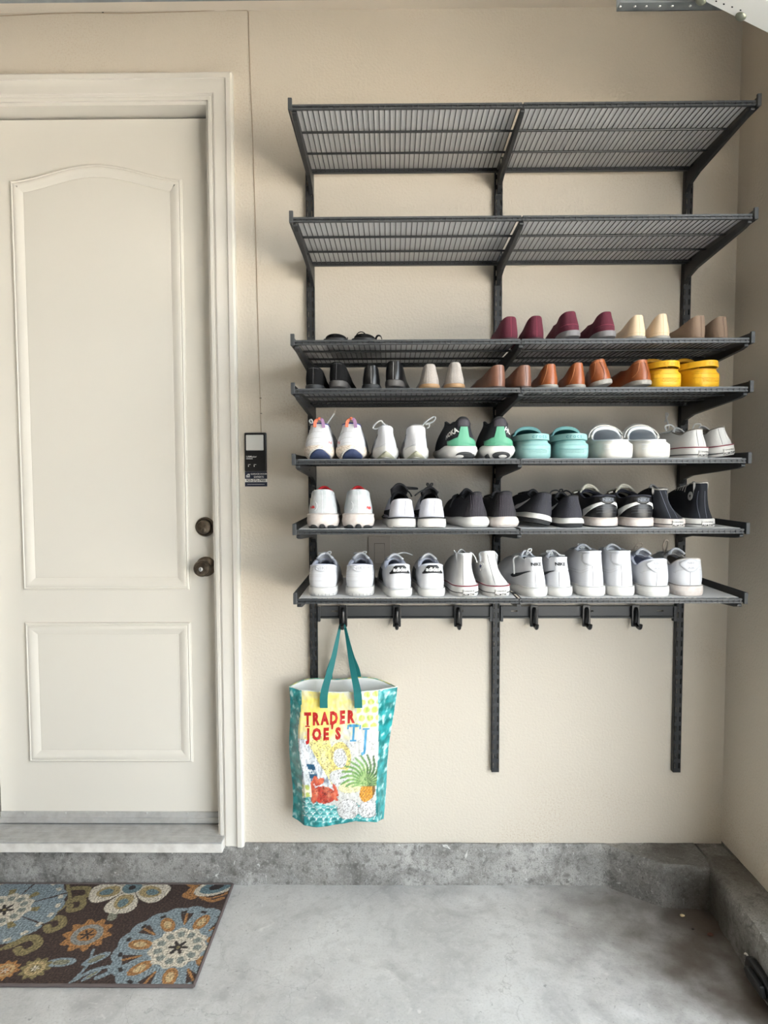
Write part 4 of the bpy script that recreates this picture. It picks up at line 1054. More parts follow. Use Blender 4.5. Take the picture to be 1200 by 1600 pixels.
# ---------- lowest row
G7 = 'sneakers on the lowest shelf'
for k, u in enumerate((502.5, 561.5)):
    S = Shoe('sneaker', 'all-white low sneaker with scalloped heel tab, %s one at the left end' % HAND[k], 'shoe', G7, gx(u,6), 6, hy=-0.376, yaw=(0.5,-0.5)[k], side=(-1,1)[k],
             wh=0.0765, ww=0.074, wb=0.106, th=0.025, tf=0.021, H=0.0885, Ha=0.074, Ht=0.094, ow=0.037, rake=0.004, bulge=0.0085, yt=0.135, sole_out=0.002)
    S.sole(WHR); S.upper(WHL, LAV); S.tongue(WHL, up=0.016); S.laces(LACE, [bow(0.0,0.13,0.100,0.014,0.010), bow(0.0,0.13,0.100,-0.02,0.006)])
    S.strip('heel_tab', lambda t: (-0.026+0.052*t, 0.069+0.013*abs(2*t-1)**2.2), lambda t: (-0.026+0.052*t, 0.0885-0.010*abs(2*t-1)**2.5), WHL, off=0.0016, thick=0.0016)
    S.text('NIKE', 0.0135, 0.0, 0.0785, mat('tone_print',(150,152,158),0.6), off=0.003, sx=1.25, tilt=0.0)
    for z in (0.055,0.060,0.043): S.line('heel_seam', [(-0.036,z-0.002),(-0.018,z),(0.018,z),(0.036,z-0.002)], 0.0005, GREY)
    for sg in (-1,1): S.line('overlay_seam', [(sg*0.025,0.074),(sg*0.036,0.066),(sg*0.041,0.057)], 0.0006, GREY)
    S.stripe(0.97, GREY, 0.0006, name='foxing_seam')
    mb = MB()
    for q in range(7):
        x = -0.030+0.010*q; mb.tube([S.hit(x,0.0012,'back',0.0001), S.hit(x,0.0072,'back',0.0001)], 0.0006, 5)
    mb.build('tread_notches', DGREY, S.root)
for k, u in enumerate((625.5, 676.5)):
    S = Shoe('sneaker', 'white court sneaker with a black heel patch, %s of its pair, lowest shelf' % HAND[k], 'shoe', G7, gx(u,6), 6, hy=-0.390+0.004*k, yaw=(9,3)[k], side=(-1,1)[k],
             wh=0.069, ww=0.068, wb=0.098, th=0.022, tf=0.018, H=0.089, Ha=0.071, Ht=0.096, ow=0.033, rake=0.008, bulge=0.005, yt=0.135, pad=0.010, L=0.27, ph=2.9)
    S.sole(WHR, prof=[(0.001,0),(0.003,0.2),(0.0035,0.8),(0.002,1.0)]); S.upper(WHL, LAV, rim=0.004); S.tongue(WHL, up=0.012); S.laces(LACE, [[(0.01,0.13,0.104),(0.035,0.14,0.107),(0.06,0.15,0.098)]] if k == 0 else [])
    S.strip('heel_patch', lambda t: (-0.027+0.054*t, 0.061+0.005*math.cos((2*t-1)*math.pi/2)+0.0015*abs(2*t-1)), lambda t: (-0.027+0.054*t, 0.087-0.0195*sst(0.42,1.0,abs(2*t-1))), BLK, off=0.0012, thick=0.0012, n=24)
    S.text('adidas', 0.0155, 0.001, 0.0755, M_PRINT, off=0.0024, bold=0.0004)
    S.line('heel_seam', [(0,0.0235),(0,0.045),(0,0.064)], 0.0005, GREY); S.stripe(0.97, GREY, 0.0005, name='foxing_seam')
    S.line('heel_cap_seam', [(-0.032,0.026),(-0.015,0.025),(0.015,0.025),(0.032,0.026)], 0.0005, GREY)
    for q in range(3):
        yy = 0.10+0.022*q
        for fc in ('left','right'): S.strip('side_stripe', lambda t: (yy+0.02*t, 0.028+0.034*t), lambda t: (yy+0.012+0.02*t, 0.028+0.034*t), BLK, fc, n=6, m=2)
def canvas_label(S, x0, x1, z0, z1, tilt=0.0, big=0.0075):
    S.rect('heel_label', x0, x1, z0, z1, LABW, off=0.0011, thick=0.0008, rd=0.0006)
    cx = (x0+x1)/2; w = x1-x0; h = z1-z0
    S.text('CONVERSE', h*0.30, cx, z0+h*0.76, INK, off=0.0022, sx=1.1, tilt=tilt, bold=0.00006)
    S.text('ALL', h*0.46, cx-w*0.30, z0+h*0.30, INK, off=0.0022, tilt=tilt, bold=0.0002, sx=0.72)
    S.text('STAR', h*0.46, cx+w*0.27, z0+h*0.30, INK, off=0.0022, tilt=tilt, bold=0.0002, sx=0.66)
    star = [(cx-w*0.06+h*0.22*(1 if q % 2 == 0 else 0.4)*math.sin(q*math.pi/5), z0+h*0.30+h*0.22*(1 if q % 2 == 0 else 0.4)*math.cos(q*math.pi/5)) for q in range(10)]
    mb = MB(); mb.add([S.hit(a,b,'back',0.0022) for a,b in star]+[S.hit(cx-w*0.06,z0+h*0.30,'back',0.0022)], [(10,i,(i+1)%10) for i in range(10)]); mb.build('star', INK, S.root, fix=False)
for k, u in enumerate((731, 781)):
    S = Shoe('high_top', 'white canvas high-top with maroon stripe, %s, lowest shelf' % ['upright left one','slumped right one with star patch'][k], 'shoe', G7, gx(u,6), 6, hy=-0.388, yaw=(6,10)[k], side=(-1,1)[k],
             wh=0.070, ww=0.066, wb=0.096, th=0.032, tf=0.028, H=(0.118,0.121)[k], Ha=(0.114,0.105)[k], Ht=(0.112,0.092)[k], ow=(0.021,0.0245)[k], rake=(0.018,0.030)[k], bulge=-0.001, yt=(0.085,0.10)[k], L=0.262, toeh=0.04, pad=0.003,
             lean=((0.000,0.004),(-0.016,0.02))[k], spring=0.004, uh=0.16, ph=2.2, k1=0.16, k2=0.70)
    S.sole(WHR); S.upper(CANW, WLN, nv=14); S.stripe(0.94, MAROON, 0.0016); S.stripe(0.36, BLKR, 0.0013)
    canvas_label(S, -0.0145, 0.0185, 0.0015, 0.021)
    for x in (-0.012,0.010): S.line('strip_seam', [(x,0.034),(x*0.8+S.p['lean'][0]*0.3,0.07),(x*0.7+S.p['lean'][0]*0.8,0.112)], 0.0006, GREY if x > 0 else DGREY)
    S.tongue(CANW, w=0.034, up=0.012, back=0.010, th=0.003); S.laces(LACE, [[(0.012,0.06,0.112),(0.02,0.05,0.118),(0.030,0.045,0.108),(0.037,0.04,0.090)], [(-0.016,0.07,0.112),(-0.024,0.06,0.121),(-0.027,0.05,0.124)]] if k == 0 else [], rows=4, w=0.026, r=0.0015)
    if k == 1:
        S.oval('star_patch', 0.062, 0.078, 0.0125, 0.0125, CANW, 'left', off=0.001)
        st = [(0.062+0.0078*(1 if q % 2 == 0 else 0.4)*math.sin(q*math.pi/5), 0.078+0.0078*(1 if q % 2 == 0 else 0.4)*math.cos(q*math.pi/5)) for q in range(10)]
        mb = MB(); mb.add([S.hit(a,b,'left',0.0022) for a,b in st]+[S.hit(0.062,0.078,'left',0.0022)], [(10,i,(i+1)%10) for i in range(10)]); mb.build('star', mat('navy_star',(30,36,80),0.6), S.root, fix=False)
        for q in range(2): mb = MB().lathe([(0.0025,0),(0.002,-0.001),(0.0012,-0.001)],10,'x'); o = mb.build('vent_eyelet', GREY, S.root); o.location = S.hit(0.112+0.012*q,0.045,'left',0.0005)
for k, u in enumerate((841, 880)):
    S = Shoe('sneaker', 'white mid-top sneaker with black side stripe, %s one on the lowest shelf' % HAND[k], 'shoe', G7, gx(u,6)+(0.003,0)[k], 6, hy=(-0.392,-0.388)[k], yaw=(13,6)[k], side=(-1,1)[k],
             wh=0.068, ww=0.066, wb=0.096, th=0.026, tf=0.022, H=0.1075, Ha=0.099, Ht=0.108, ow=0.0255, rake=0.016, bulge=0.000, yt=0.10, L=0.27, pad=0.005, ph=2.2, uh=0.15)
    S.sole(WHR); S.upper(WHL, WLN, nv=12); S.tongue(WHL, w=0.04, up=0.012, back=0.012, th=0.005)
    S.text('NIKE', 0.0125, -0.0035, 0.0885, INK, off=0.0016, bold=0.0004, sx=0.98)
    S.swoosh(BLK, 'left', 0.118, 0.046, 0.100, 0.024); S.swoosh(BLK, 'right', 0.118, 0.046, 0.100, 0.024)
    for x in (-0.010,0.006): S.line('strip_seam', [(x,0.028),(x,0.05),(x*0.9,0.068)], 0.0006, DGREY if x < 0 else GREY)
    S.line('heel_arch_seam', [(-0.026,0.064),(-0.013,0.0705),(0.010,0.0705),(0.024,0.064)], 0.0006, GREY); S.line('collar_seam', [(-0.017,0.103),(-0.017,0.085),(-0.016,0.071)], 0.0005, GREY); S.stripe(0.97, GREY, 0.0005, name='foxing_seam')
    S.laces(LACE, [bow(0.0,0.085,0.108,0.016,0.016), [(-0.02,0.09,0.105),(-0.036,0.09,0.098),(-0.040,0.08,0.075),(-0.041,0.075,0.055)]] if k == 0 else [bow(0.0,0.085,0.108,-0.018,0.010),[(0.01,0.085,0.108),(0.028,0.085,0.105),(0.036,0.085,0.104)]], rows=4, w=0.03)
for k, u in enumerate((929, 976)):
    S = Shoe('sneaker', 'plain white leather mid-top with a tall padded collar, %s of its pair' % HAND[k], 'shoe', G7, gx(u,6)+(0.003,0.0)[k], 6, hy=(-0.386,-0.384)[k], yaw=(8,4)[k], side=(-1,1)[k],
             wh=0.071, ww=0.068, wb=0.098, th=0.027, tf=0.023, H=0.1245, Ha=0.120, Ht=0.126, ow=0.031, rake=0.010, bulge=0.001, yt=0.105, L=0.275, pad=0.005, ph=2.4)
    S.sole(WHR, prof=[(0.0005,0),(0.0035,0.2),(0.004,0.6),(0.0035,0.95),(0.001,1)]); S.upper(WHL, WLN, nv=12); S.tongue(WHL, w=0.05, up=0.010, back=0.012)
    S.strip('collar_patch', lambda t: (-0.027+0.048*t, 0.0865+0.008*abs(2*t-1)**4), lambda t: (-0.027+0.048*t, 0.121-0.003*abs(2*t-1)**4), WHL, off=0.0012, thick=0.0015, n=20, m=6)
    S.line('patch_seam', [(-0.028,0.121),(-0.028,0.097),(-0.022,0.088),(-0.010,0.0855),(0.008,0.0855),(0.018,0.089),(0.0215,0.097),(0.0215,0.121)], 0.0007, GREY)
    for x in (-0.006,0.007): S.line('strip_seam', [(x,0.029),(x,0.05),(x-0.001,0.084)], 0.0006, DGREY if x < 0 else GREY)
    S.line('quarter_seam', [(-0.034,0.060),(-0.022,0.070),(-0.006,0.078)], 0.0006, GREY); S.line('quarter_seam', [(-0.034,0.067),(-0.022,0.076),(-0.008,0.083)], 0.0005, GREY)
    S.line('quarter_seam', [(0.034,0.062),(0.022,0.072),(0.008,0.079)], 0.0005, GREY); S.line('ankle_seam', [(-0.029,0.112),(-0.029,0.096),(-0.022,0.083)], 0.0005, GREY); S.stripe(0.97, GREY, 0.0005, name='foxing_seam')
    S.laces(LACE, [bow(0.0,0.095,0.124,-0.012,0.012),bow(0.0,0.095,0.124,0.010,0.010)] if k == 0 else [], rows=4, w=0.034)
TAUPE_L = mat('taupe_lace', (168,156,142), 0.85)
for k, u in enumerate((1028, 1083)):
    S = Shoe('sneaker', 'chunky white leather sneaker with taupe bow laces, %s' % ['left of the pair','right of the pair at the shelf end'][k], 'shoe', G7, gx(u,6), 6, hy=(-0.392,-0.382)[k], yaw=(6,2)[k], side=(-1,1)[k],
             wh=0.077, ww=0.074, wb=0.106, th=0.030, tf=0.026, H=0.104, Ha=0.080, Ht=0.108, ow=0.037, rake=0.006, bulge=0.006, yt=0.135, pad=0.008, L=0.29)
    S.sole(WHR if k == 0 else DIRTY); S.upper(WHL, LAV if k == 0 else mat('grey_lining',(176,170,164),0.85)); S.tongue(WHL, up=0.014)
    S.strip('heel_tab', lambda t: (-0.029+0.050*t, 0.0665+0.019*abs(2*t-1)**2.2), lambda t: (-0.029+0.050*t, 0.1035-0.012*abs(2*t-1)**2.2), WHL, off=0.0014, thick=0.0015, n=20)
    tp = mat('tone_print',(150,152,158),0.6)
    S.text('NIKE', 0.0085, -0.004, 0.0915, tp, off=0.003, bold=0.0001); S.text('AIR', 0.0080, -0.004, 0.0775, tp, off=0.003, sx=1.5, bold=0.0001)
    S.swoosh(tp, 'back', 0.009, 0.0835, 0.028, 0.004, 'tab_mark')
    for x in (-0.006,0.006): S.line('strip_seam', [(x,0.031),(x,0.05),(x,0.066)], 0.0006, DGREY if x < 0 else GREY)
    for sg in (-1,1): S.line('quarter_seam', [(sg*0.020,0.074),(sg*0.032,0.070),(sg*0.040,0.062)], 0.0006, GREY)
    S.stripe(0.97, DGREY, 0.0006, name='foxing_seam'); S.stripe(0.42, GREY, 0.0005, name='outsole_groove')
    S.laces(LACE, [], rows=5)
    mb = MB()
    if k == 0:
        for e in (bow(-0.006,0.15,0.112,0.026,0.020), bow(-0.006,0.15,0.112,0.012,0.012), [(-0.02,0.15,0.112),(-0.006,0.15,0.114),(0.01,0.15,0.110),(0.03,0.15,0.098)]): mb.tube(catmull(e,6), 0.0021, 6)
    else:
        for e in ([(-0.022,0.13,0.108),(-0.026,0.13,0.125),(-0.022,0.13,0.140),(-0.016,0.13,0.143),(-0.011,0.13,0.138),(-0.014,0.13,0.122),(-0.019,0.13,0.108)],): mb.tube(catmull(e,6), 0.0026, 6)
    mb.build('bow', TAUPE_L, S.root, smooth=50)

# ---------- sixth row
G6 = 'sneakers on the sixth shelf'
SILV = mat('silver_mesh', (176,180,182), 0.5, bump=(500,0.3), var=(30,(140,143,146),0.8)); REDL = mat('red_lining', (176,22,30), 0.8, bump=(600,0.4)); REDP = mat('red_print', (190,52,52), 0.6)
for k, u in enumerate((503.5, 560)):
    S = Shoe('running_shoe', 'silver mesh running shoe with bright red lining, %s of its pair' % HAND[k], 'shoe', G6, gx(u,5), 5, hy=-0.388, yaw=(2,3)[k], side=(-1,1)[k],
             wh=0.083, ww=0.076, wb=0.106, th=0.041, tf=0.030, H=0.108, Ha=0.086, Ht=0.104, ow=0.033, rake=0.012, bulge=0.002, yt=0.13, L=0.30, hspring=0.003, ph=2.3)
    S.sole(DIRTY, prof=[(-0.004,0),(0.002,0.2),(0.0045,0.5),(0.002,0.78),(0.0035,0.9),(-0.004,1.0)], name='midsole'); S.upper(SILV, REDL, rim=-0.0012); S.tongue(REDL, up=0.010)
    S.line('heel_seam', [(0,0.042),(0,0.07),(-0.001,0.104)], 0.0009, WHM)
    S.laces(LACE)
    for cx, a, b in ((0.0,0.0085,0.0125),(-0.024,0.010,0.0105),(0.024,0.010,0.0095),(-0.034,0.006,0.006),(0.035,0.006,0.006)):
        S.strip('heel_lug', lambda t: (cx-a+2*a*t, 0.0006), lambda t: (cx-a+2*a*t, b-b*0.45*abs(2*t-1)**3), RUBD, off=0.0014, thick=0.002, n=8, m=2)
    S.text('NB', 0.0085, (-0.026,0.028)[k], (0.058,0.056)[k], REDP, off=0.0016, bold=0.0006, tilt=(0.25,-0.35)[k])
    sg = (-1,1)
    for q in (-1,1): S.line('overlay_seam', [(q*0.019,0.074),(q*0.0145,0.066),(q*0.0155,0.055),(q*0.021,0.049)], 0.0008, WHM)
    if k == 1: S.strip('side_stripe', lambda t: (0.10+0.10*t,0.032), lambda t: (0.10+0.10*t,0.044), REDP, 'right', n=8, m=2)
LGRY = mat('light_grey_knit', (190,191,200), 0.75, bump=(600,0.4))
for k, u in enumerate((630, 675.5)):
    S = Shoe('running_shoe', 'pale grey and black running shoe with white sole, %s of its pair' % HAND[k], 'shoe', G6, gx(u,5), 5, hy=(-0.392,-0.396)[k], yaw=(1,1)[k], side=(-1,1)[k],
             wh=0.073, ww=0.068, wb=0.096, th=0.026, tf=0.020, H=(0.082,0.0825)[k], Ha=0.062, Ht=0.10, ow=0.030, rake=0.008, bulge=0.002, yt=0.125, L=0.27, hspring=0.004)
    S.sole(WHR, name='midsole'); S.upper(LGRY, BLKL, rim=-0.0012); S.stripe(1.02, BLKR, 0.0021, name='sole_piping')
    S.tongue(BLKM, w=0.05, up=(0.022,0.012)[k], back=0.02); S.laces(BLACE, [bow(0.012,0.11,0.112,0.040,-0.006),[(0.02,0.11,0.104),(0.03,0.10,0.095),(0.034,0.09,0.085)]] if k == 0 else [bow(0.0,0.10,0.112,0.008,0.010),bow(0.0,0.10,0.112,-0.008,0.010),[(-0.01,0.10,0.106),(-0.03,0.09,0.098),(-0.044,0.08,0.088)]], rows=4, r=0.0022)
    mb = MB()
    for q in range(9):
        p = S.hit(0.004+0.0004*q, 0.040+0.0042*q, 'back', 0.0007); mb.box(p.x-0.0007,p.x+0.0007,p.y-0.0003,p.y+0.0003,p.z-0.001,p.z+0.001)
    mb.build('heel_dots', INK, S.root); S.line('heel_seam', [(-0.004,0.03),(-0.004,0.055),(-0.003,0.078)], 0.0005, GREY)
    for fc in ('left','right'): S.strip('black_quarter', lambda t: (0.055+0.15*t,0.030), lambda t: (0.055+0.15*t,0.050-0.012*t), BLKM, fc, n=14, m=3)
    S.line('heel_groove', [(-0.028,0.006),(-0.010,0.003),(0.010,0.0042),(0.03,0.002)], 0.0006, DGREY)
PLUM = mat('plum_black_rib', (31,29,34), 0.8, bump=(400,0.5))
for k, u in enumerate((748, 793)):
    S = Shoe('running_shoe', 'black ribbed knit sneaker with white foam sole, %s of its pair, sixth shelf' % HAND[k], 'shoe', G6, gx(u,5), 5, hy=-0.386, yaw=(13,6)[k], side=(-1,1)[k],
             wh=(0.074,0.074)[k], ww=0.070, wb=0.098, th=0.029, tf=0.022, H=(0.0985,0.1)[k], Ha=0.078, Ht=0.088, ow=(0.020,0.024)[k], rake=0.010, bulge=0.000, yt=0.13, L=0.275, hspring=0.003, ph=2.4)
    S.sole(DIRTY if k else WHR, name='midsole', prof=[(-0.003,0),(0.003,0.25),(0.005,0.5),(0.002,0.85),(-0.002,1.0)]); S.upper(PLUM, BLKL); S.tongue(BLKM, w=0.04, up=(0.018,0.012)[k], back=0.028)
    mb = MB()
    for q in range(9):
        x = (-0.016+0.004*q); mb.tube([S.hit(x*1.25,0.032,'back',0.0002), S.hit(x*1.1,0.06,'back',0.0002), S.hit(x,0.09,'back',0.0002)], 0.0008, 5)
    mb.build('heel_ribs', mat('rib_grey',(66,60,70),0.8), S.root, smooth=True)
    S.laces(BLACE, [[(-0.02,0.12,0.090),(-0.034,0.11,0.080),(-0.046,0.10,0.066),(-0.054,0.09,0.055)],[(-0.02,0.12,0.090),(-0.036,0.11,0.086),(-0.044,0.10,0.078)]] if k == 0 else [], rows=4)
    S.line('heel_groove', [(-0.030,0.004),(-0.012,0.0035),(0.010,0.004),(0.028,0.007)], 0.0007, GREY)
SLATE = mat('slate_mesh', (36,36,44), 0.8, bump=(420,0.6)); WSW = mat('grey_white_print', (200,200,202), 0.6)
for k, u in enumerate((843, 898)):
    S = Shoe('running_shoe', 'dark slate mesh runner with white stripe and black tread, %s' % ['left one tipped onto its edge','right one standing flat'][k], 'shoe', G6, gx(u,5)+(0.010,0)[k], 5, hy=(-0.376,-0.386)[k], yaw=(18,7)[k], roll=(13,0)[k], side=(-1,1)[k],
             wh=0.068, ww=0.064, wb=0.092, th=0.026, tf=0.020, H=(0.088,0.088)[k], Ha=0.070, Ht=0.088, ow=0.024, rake=0.010, bulge=0.002, yt=0.125, L=0.265, hspring=0.002, ph=2.3)
    S.sole(WHR, RUBD, 0.42, name='midsole', prof=[(-0.002,0),(0.0015,0.4),(0.004,0.45),(0.002,0.85),(-0.002,1.0)]); S.upper(SLATE, BLKL); S.tongue(BLKM, w=0.04, up=0.008, back=0.02)
    S.swoosh(WSW, 'left', 0.135, 0.036, 0.075, 0.030); S.swoosh(WSW, 'right', 0.135, 0.036, 0.09, 0.030)
    S.line('heel_seam', [(0.002,0.028),(0.001,0.055),(0,0.085)], 0.0005, BLKR); S.line('collar_seam', [(-0.024,0.066),(-0.01,0.064),(0.012,0.066),(0.022,0.070)], 0.0005, BLKR)
    S.laces(BLACE, [] if k == 0 else [[(0,0.11,0.092),(-0.012,0.10,0.101),(-0.030,0.10,0.097),(-0.045,0.09,0.076)],[(0,0.11,0.092),(-0.004,0.10,0.102),(0.004,0.10,0.103),(0.006,0.11,0.092)],[(0.004,0.11,0.092),(0.014,0.10,0.100),(0.024,0.09,0.094),(0.028,0.08,0.080),(0.022,0.08,0.076),(0.019,0.08,0.082)]], rows=4)
OFFW = mat('cream_edge', (206,200,184), 0.7)
for k, u in enumerate((953, 1006)):
    S = Shoe('sneaker', 'black leather low sneaker with white side stripe and off-white sole, %s of the pair' % HAND[k], 'shoe', G6, gx(u,5), 5, hy=(-0.370,-0.382)[k], yaw=(10,5)[k], side=(-1,1)[k],
             wh=0.077, ww=0.074, wb=0.106, th=0.027, tf=0.022, H=(0.088,0.088)[k], Ha=0.078, Ht=0.102, ow=0.037, rake=0.005, bulge=0.006, yt=0.14, L=0.29, pad=0.009)
    S.sole(DIRTY, RUBD, 0.14); S.upper(BLK, mat('navy_grey_lining',(40,40,50),0.85,bump=(500,0.5)), rim=0.003); S.tongue(OFFW, w=0.052, up=0.016, back=0.018)
    S.strip('heel_tab', lambda t: (-0.025+0.050*t, 0.0645+0.012*abs(2*t-1)**2.2), lambda t: (-0.025+0.050*t, 0.0875-0.009*abs(2*t-1)**2.2), BLK, off=0.0018, thick=0.002, n=20)
    S.text('NIKE', 0.0125, 0.001, 0.0755, mat('slate_print',(92,96,104),0.4), off=0.0034, sx=1.2, bold=0.0002)
    for fc, sg in ((-0.9,-1),(0.9,1)):
        S.strip('side_stripe', lambda t: (sg*(-0.026+0.075*t), 0.0655-0.040*t**1.2), lambda t: (sg*(-0.026+0.075*t), 0.0725-0.026*t**1.2), M_PRINT, float(-fc), n=16, m=3)
    for z in (0.055,0.050,0.042): S.line('heel_seam', [(-0.030,z-0.002),(-0.015,z),(0.015,z),(0.030,z-0.002)], 0.0006, mat('slate_seam',(74,78,84),0.5))
    S.stripe(0.90, mat('beige_seam',(170,150,140),0.6), 0.0006, name='foxing_seam'); S.laces(OFFW, [[(-0.034,0.12,0.096),(-0.046,0.12,0.093)],[(-0.03,0.11,0.094),(-0.012,0.12,0.108),(0.012,0.12,0.108),(0.03,0.11,0.096)]], rows=5)
for k, u in enumerate((1057, 1103)):
    S = Shoe('high_top', 'navy canvas high-top with white sole, %s' % ['left one slumped over','right one standing tall at the shelf end'][k], 'shoe', G6, gx(u,5), 5, hy=-0.388, yaw=(7,6)[k], side=(-1,1)[k],
             wh=0.073, ww=0.068, wb=0.096, th=0.024, tf=0.022, H=(0.105,0.123)[k], Ha=(0.106,0.121)[k], Ht=(0.110,0.117)[k], ow=(0.021,0.019)[k], rake=(0.022,0.022)[k], bulge=-0.004, yt=(0.08,0.085)[k], L=0.265, pad=0.003,
             lean=((-0.034,0.0),(0.006,0.0))[k], spring=0.004, uh=0.16, ph=2.3, k1=0.16, k2=0.70)
    S.sole(DIRTY if k == 0 else WHR); S.upper(NAVYC, mat('cream_lining',(150,146,140),0.85), nv=14); S.stripe(0.36, BLKR, 0.0013)
    canvas_label(S, -0.0135, 0.0185, 0.0012, 0.0195)
    for x in (-0.014,0.004): S.line('strip_seam', [(x,0.026),(x+S.p['lean'][0]*0.2,0.055),(x*0.8+S.p['lean'][0]*0.75,0.10)], 0.0005, mat('blue_grey_stitch',(110,116,132),0.7))
    S.tongue(mat('grey_canvas',(120,118,118),0.85), w=0.032, up=0.008, back=0.006, th=0.003); S.laces(mat('grey_lace',(190,188,184),0.8), [], rows=5, w=0.026, r=0.0014)
    S.oval('star_patch', 0.058, 0.085, 0.0125, 0.0125, mat('pale_patch',(196,196,196),0.7), 'left' if k else 'right', off=0.001)
    st = [(0.058+0.007*(1 if q % 2 == 0 else 0.4)*math.sin(q*math.pi/5), 0.085+0.007*(1 if q % 2 == 0 else 0.4)*math.cos(q*math.pi/5)) for q in range(10)]
    fc = 'left' if k else 'right'; mb = MB(); mb.add([S.hit(a,b,fc,0.0022) for a,b in st]+[S.hit(0.058,0.085,fc,0.0022)], [(10,i,(i+1)%10) for i in range(10)]); mb.build('star', INK, S.root, fix=False)

# ---------- fifth row
G5 = 'shoes on the fifth shelf'
NAVR = mat('navy_tread', (40,52,84), 0.7, bump=(250,0.6)); COB = mat('cobalt_lining', (44,44,110), 0.8); ORNG = mat('orange_webbing', (172,84,54), 0.6, bump=(600,0.4)); PURP = mat('purple_webbing', (132,100,132), 0.7, bump=(800,0.6))
for k, u in enumerate((497, 547)):
    S = Shoe('running_shoe', 'white running shoe with orange and purple pull loop, %s one at the shelf end' % HAND[k], 'shoe', G5, gx(u,4), 4, hy=-0.390, yaw=(-1,-2)[k], side=(-1,1)[k],
             wh=0.081, ww=0.076, wb=0.106, th=0.033, tf=0.026, H=0.099, Ha=0.092, Ht=0.10, ow=0.026, rake=0.020, bulge=0.004, yt=0.13, L=0.29, hspring=0.006, ph=2.2)
    S.sole(mat('speckled_midsole',(214,204,192),0.6,var=(220,(150,130,112),0.8)), name='midsole', prof=[(-0.010,0),(0.0,0.3),(0.003,0.6),(0.001,1.0)]); S.upper(WHM, COB); S.tongue(COB, w=0.045, up=0.004)
    c = (0.004,0.006)[k]
    S.strip('heel_tread', lambda t: (c-0.029+0.058*t, 0.0008), lambda t: (c-0.029+0.058*t, 0.0008+0.0265*math.sin(math.pi*min(1,max(0,t)))**0.6), NAVR, off=0.0012, thick=0.0015, n=20, m=4)
    S.line('sole_rim', [(c-0.031,0.006),(c-0.02,0.022),(c,0.029),(c+0.02,0.022),(c+0.031,0.006)], 0.0018, WHR)
    for z in (0.044,0.058,0.075): S.line('overlay_seam', [(-0.034,z-0.012),(-0.016,z),(0.016,z),(0.034,z-0.012)], 0.0007, GREY)
    S.laces(LACE, [[(-0.030,0.10,0.104),(-0.036,0.10,0.112),(-0.030,0.10,0.116),(-0.027,0.10,0.108),(-0.030,0.10,0.104)],[(0.014,0.10,0.103),(0.030,0.10,0.125),(0.036,0.10,0.133)]] if k == 0 else [], rows=4)
    lp = catmull([(-0.012,0.013,0.088),(-0.0095,0.012,0.103),(-0.002,0.013,0.1105),(0.004,0.014,0.1105)],6); MB().ribbon([(x+0.002,y-0.001,z) for x,y,z in lp], 0.009, 0.0016, Vector((0.8,0.25,0.5))).build('pull_loop_orange', ORNG, S.root, smooth=50)
    lp = catmull([(0.004,0.014,0.1105),(0.010,0.013,0.105),(0.0135,0.012,0.086)],6); MB().ribbon([(x+0.002,y-0.001,z) for x,y,z in lp], 0.009, 0.0016, Vector((0.9,0.25,0.3))).build('pull_loop_purple', PURP, S.root, smooth=50)
    q = (1,-1)[k]; S.text('N', 0.010, q*0.031, 0.045, mat('coral_print',(206,120,120),0.7), off=0.0012, bold=0.0002)
SAGE = mat('sage_tread', (150,150,132), 0.75, bump=(260,0.7))
for k, u in enumerate((603.5, 650.5)):
    S = Shoe('running_shoe', 'plain white running shoe with sage chevron tread, %s of its pair, fifth shelf' % HAND[k], 'shoe', G5, gx(u,4), 4, hy=-0.392, yaw=(2,1)[k], side=(-1,1)[k],
             wh=0.068, ww=0.064, wb=0.092, th=0.032, tf=0.022, H=(0.090,0.0925)[k], Ha=0.072, Ht=0.090, ow=(0.021,0.027)[k], rake=(0.012,0.010)[k], bulge=0.000, yt=0.12, L=0.27, hspring=0.004, uh=0.2, ph=1.7)
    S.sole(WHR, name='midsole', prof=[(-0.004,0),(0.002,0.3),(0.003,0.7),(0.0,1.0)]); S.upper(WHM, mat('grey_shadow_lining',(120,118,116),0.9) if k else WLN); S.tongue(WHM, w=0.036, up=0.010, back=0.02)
    S.strip('heel_tread', lambda t: (-0.026+0.052*t, 0.0006), lambda t: (-0.026+0.052*t, 0.0012+0.021*(1-abs(2*t-1)**1.1)), SAGE, off=0.0012, thick=0.0015, n=20, m=3)
    S.line('midsole_seam', [(-0.032,0.026),(-0.016,0.034),(0,0.042),(0.016,0.035),(0.032,0.027)], 0.0006, GREY); S.line('heel_seam', [(-0.003,0.044),(-0.003,0.06),(-0.003,0.082)], 0.0006, GREY)
    S.swoosh(BLK, 'right', 0.12, 0.042, 0.085, 0.026); S.swoosh(BLK, 'left', 0.12, 0.042, 0.085, 0.026)
    S.laces(LACE, [], rows=4)
    mb = MB()
    for e in ([[(-0.012,0.10,0.094),(-0.026,0.10,0.088),(-0.034,0.10,0.092),(-0.026,0.10,0.104),(-0.012,0.10,0.112),(-0.006,0.10,0.106),(0.002,0.10,0.098)]] if k == 0 else [[(0.02,0.10,0.096),(0.030,0.10,0.108),(0.052,0.10,0.122),(0.058,0.10,0.118),(0.050,0.10,0.108),(0.030,0.10,0.100)],[(0.028,0.10,0.104),(0.038,0.10,0.103),(0.040,0.10,0.094),(0.033,0.10,0.09)]]): mb.tube(catmull(e,6), 0.0024, 6)
    mb.build('bow', LACE, S.root, smooth=50)
MINT = mat('mint_heel', (74,140,112), 0.55, bump=(400,0.15)); NVK = mat('navy_black_mesh', (17,18,26), 0.75, bump=(600,0.5)); GRP = mat('grape_black_collar', (44,40,46), 0.7, bump=(500,0.3))
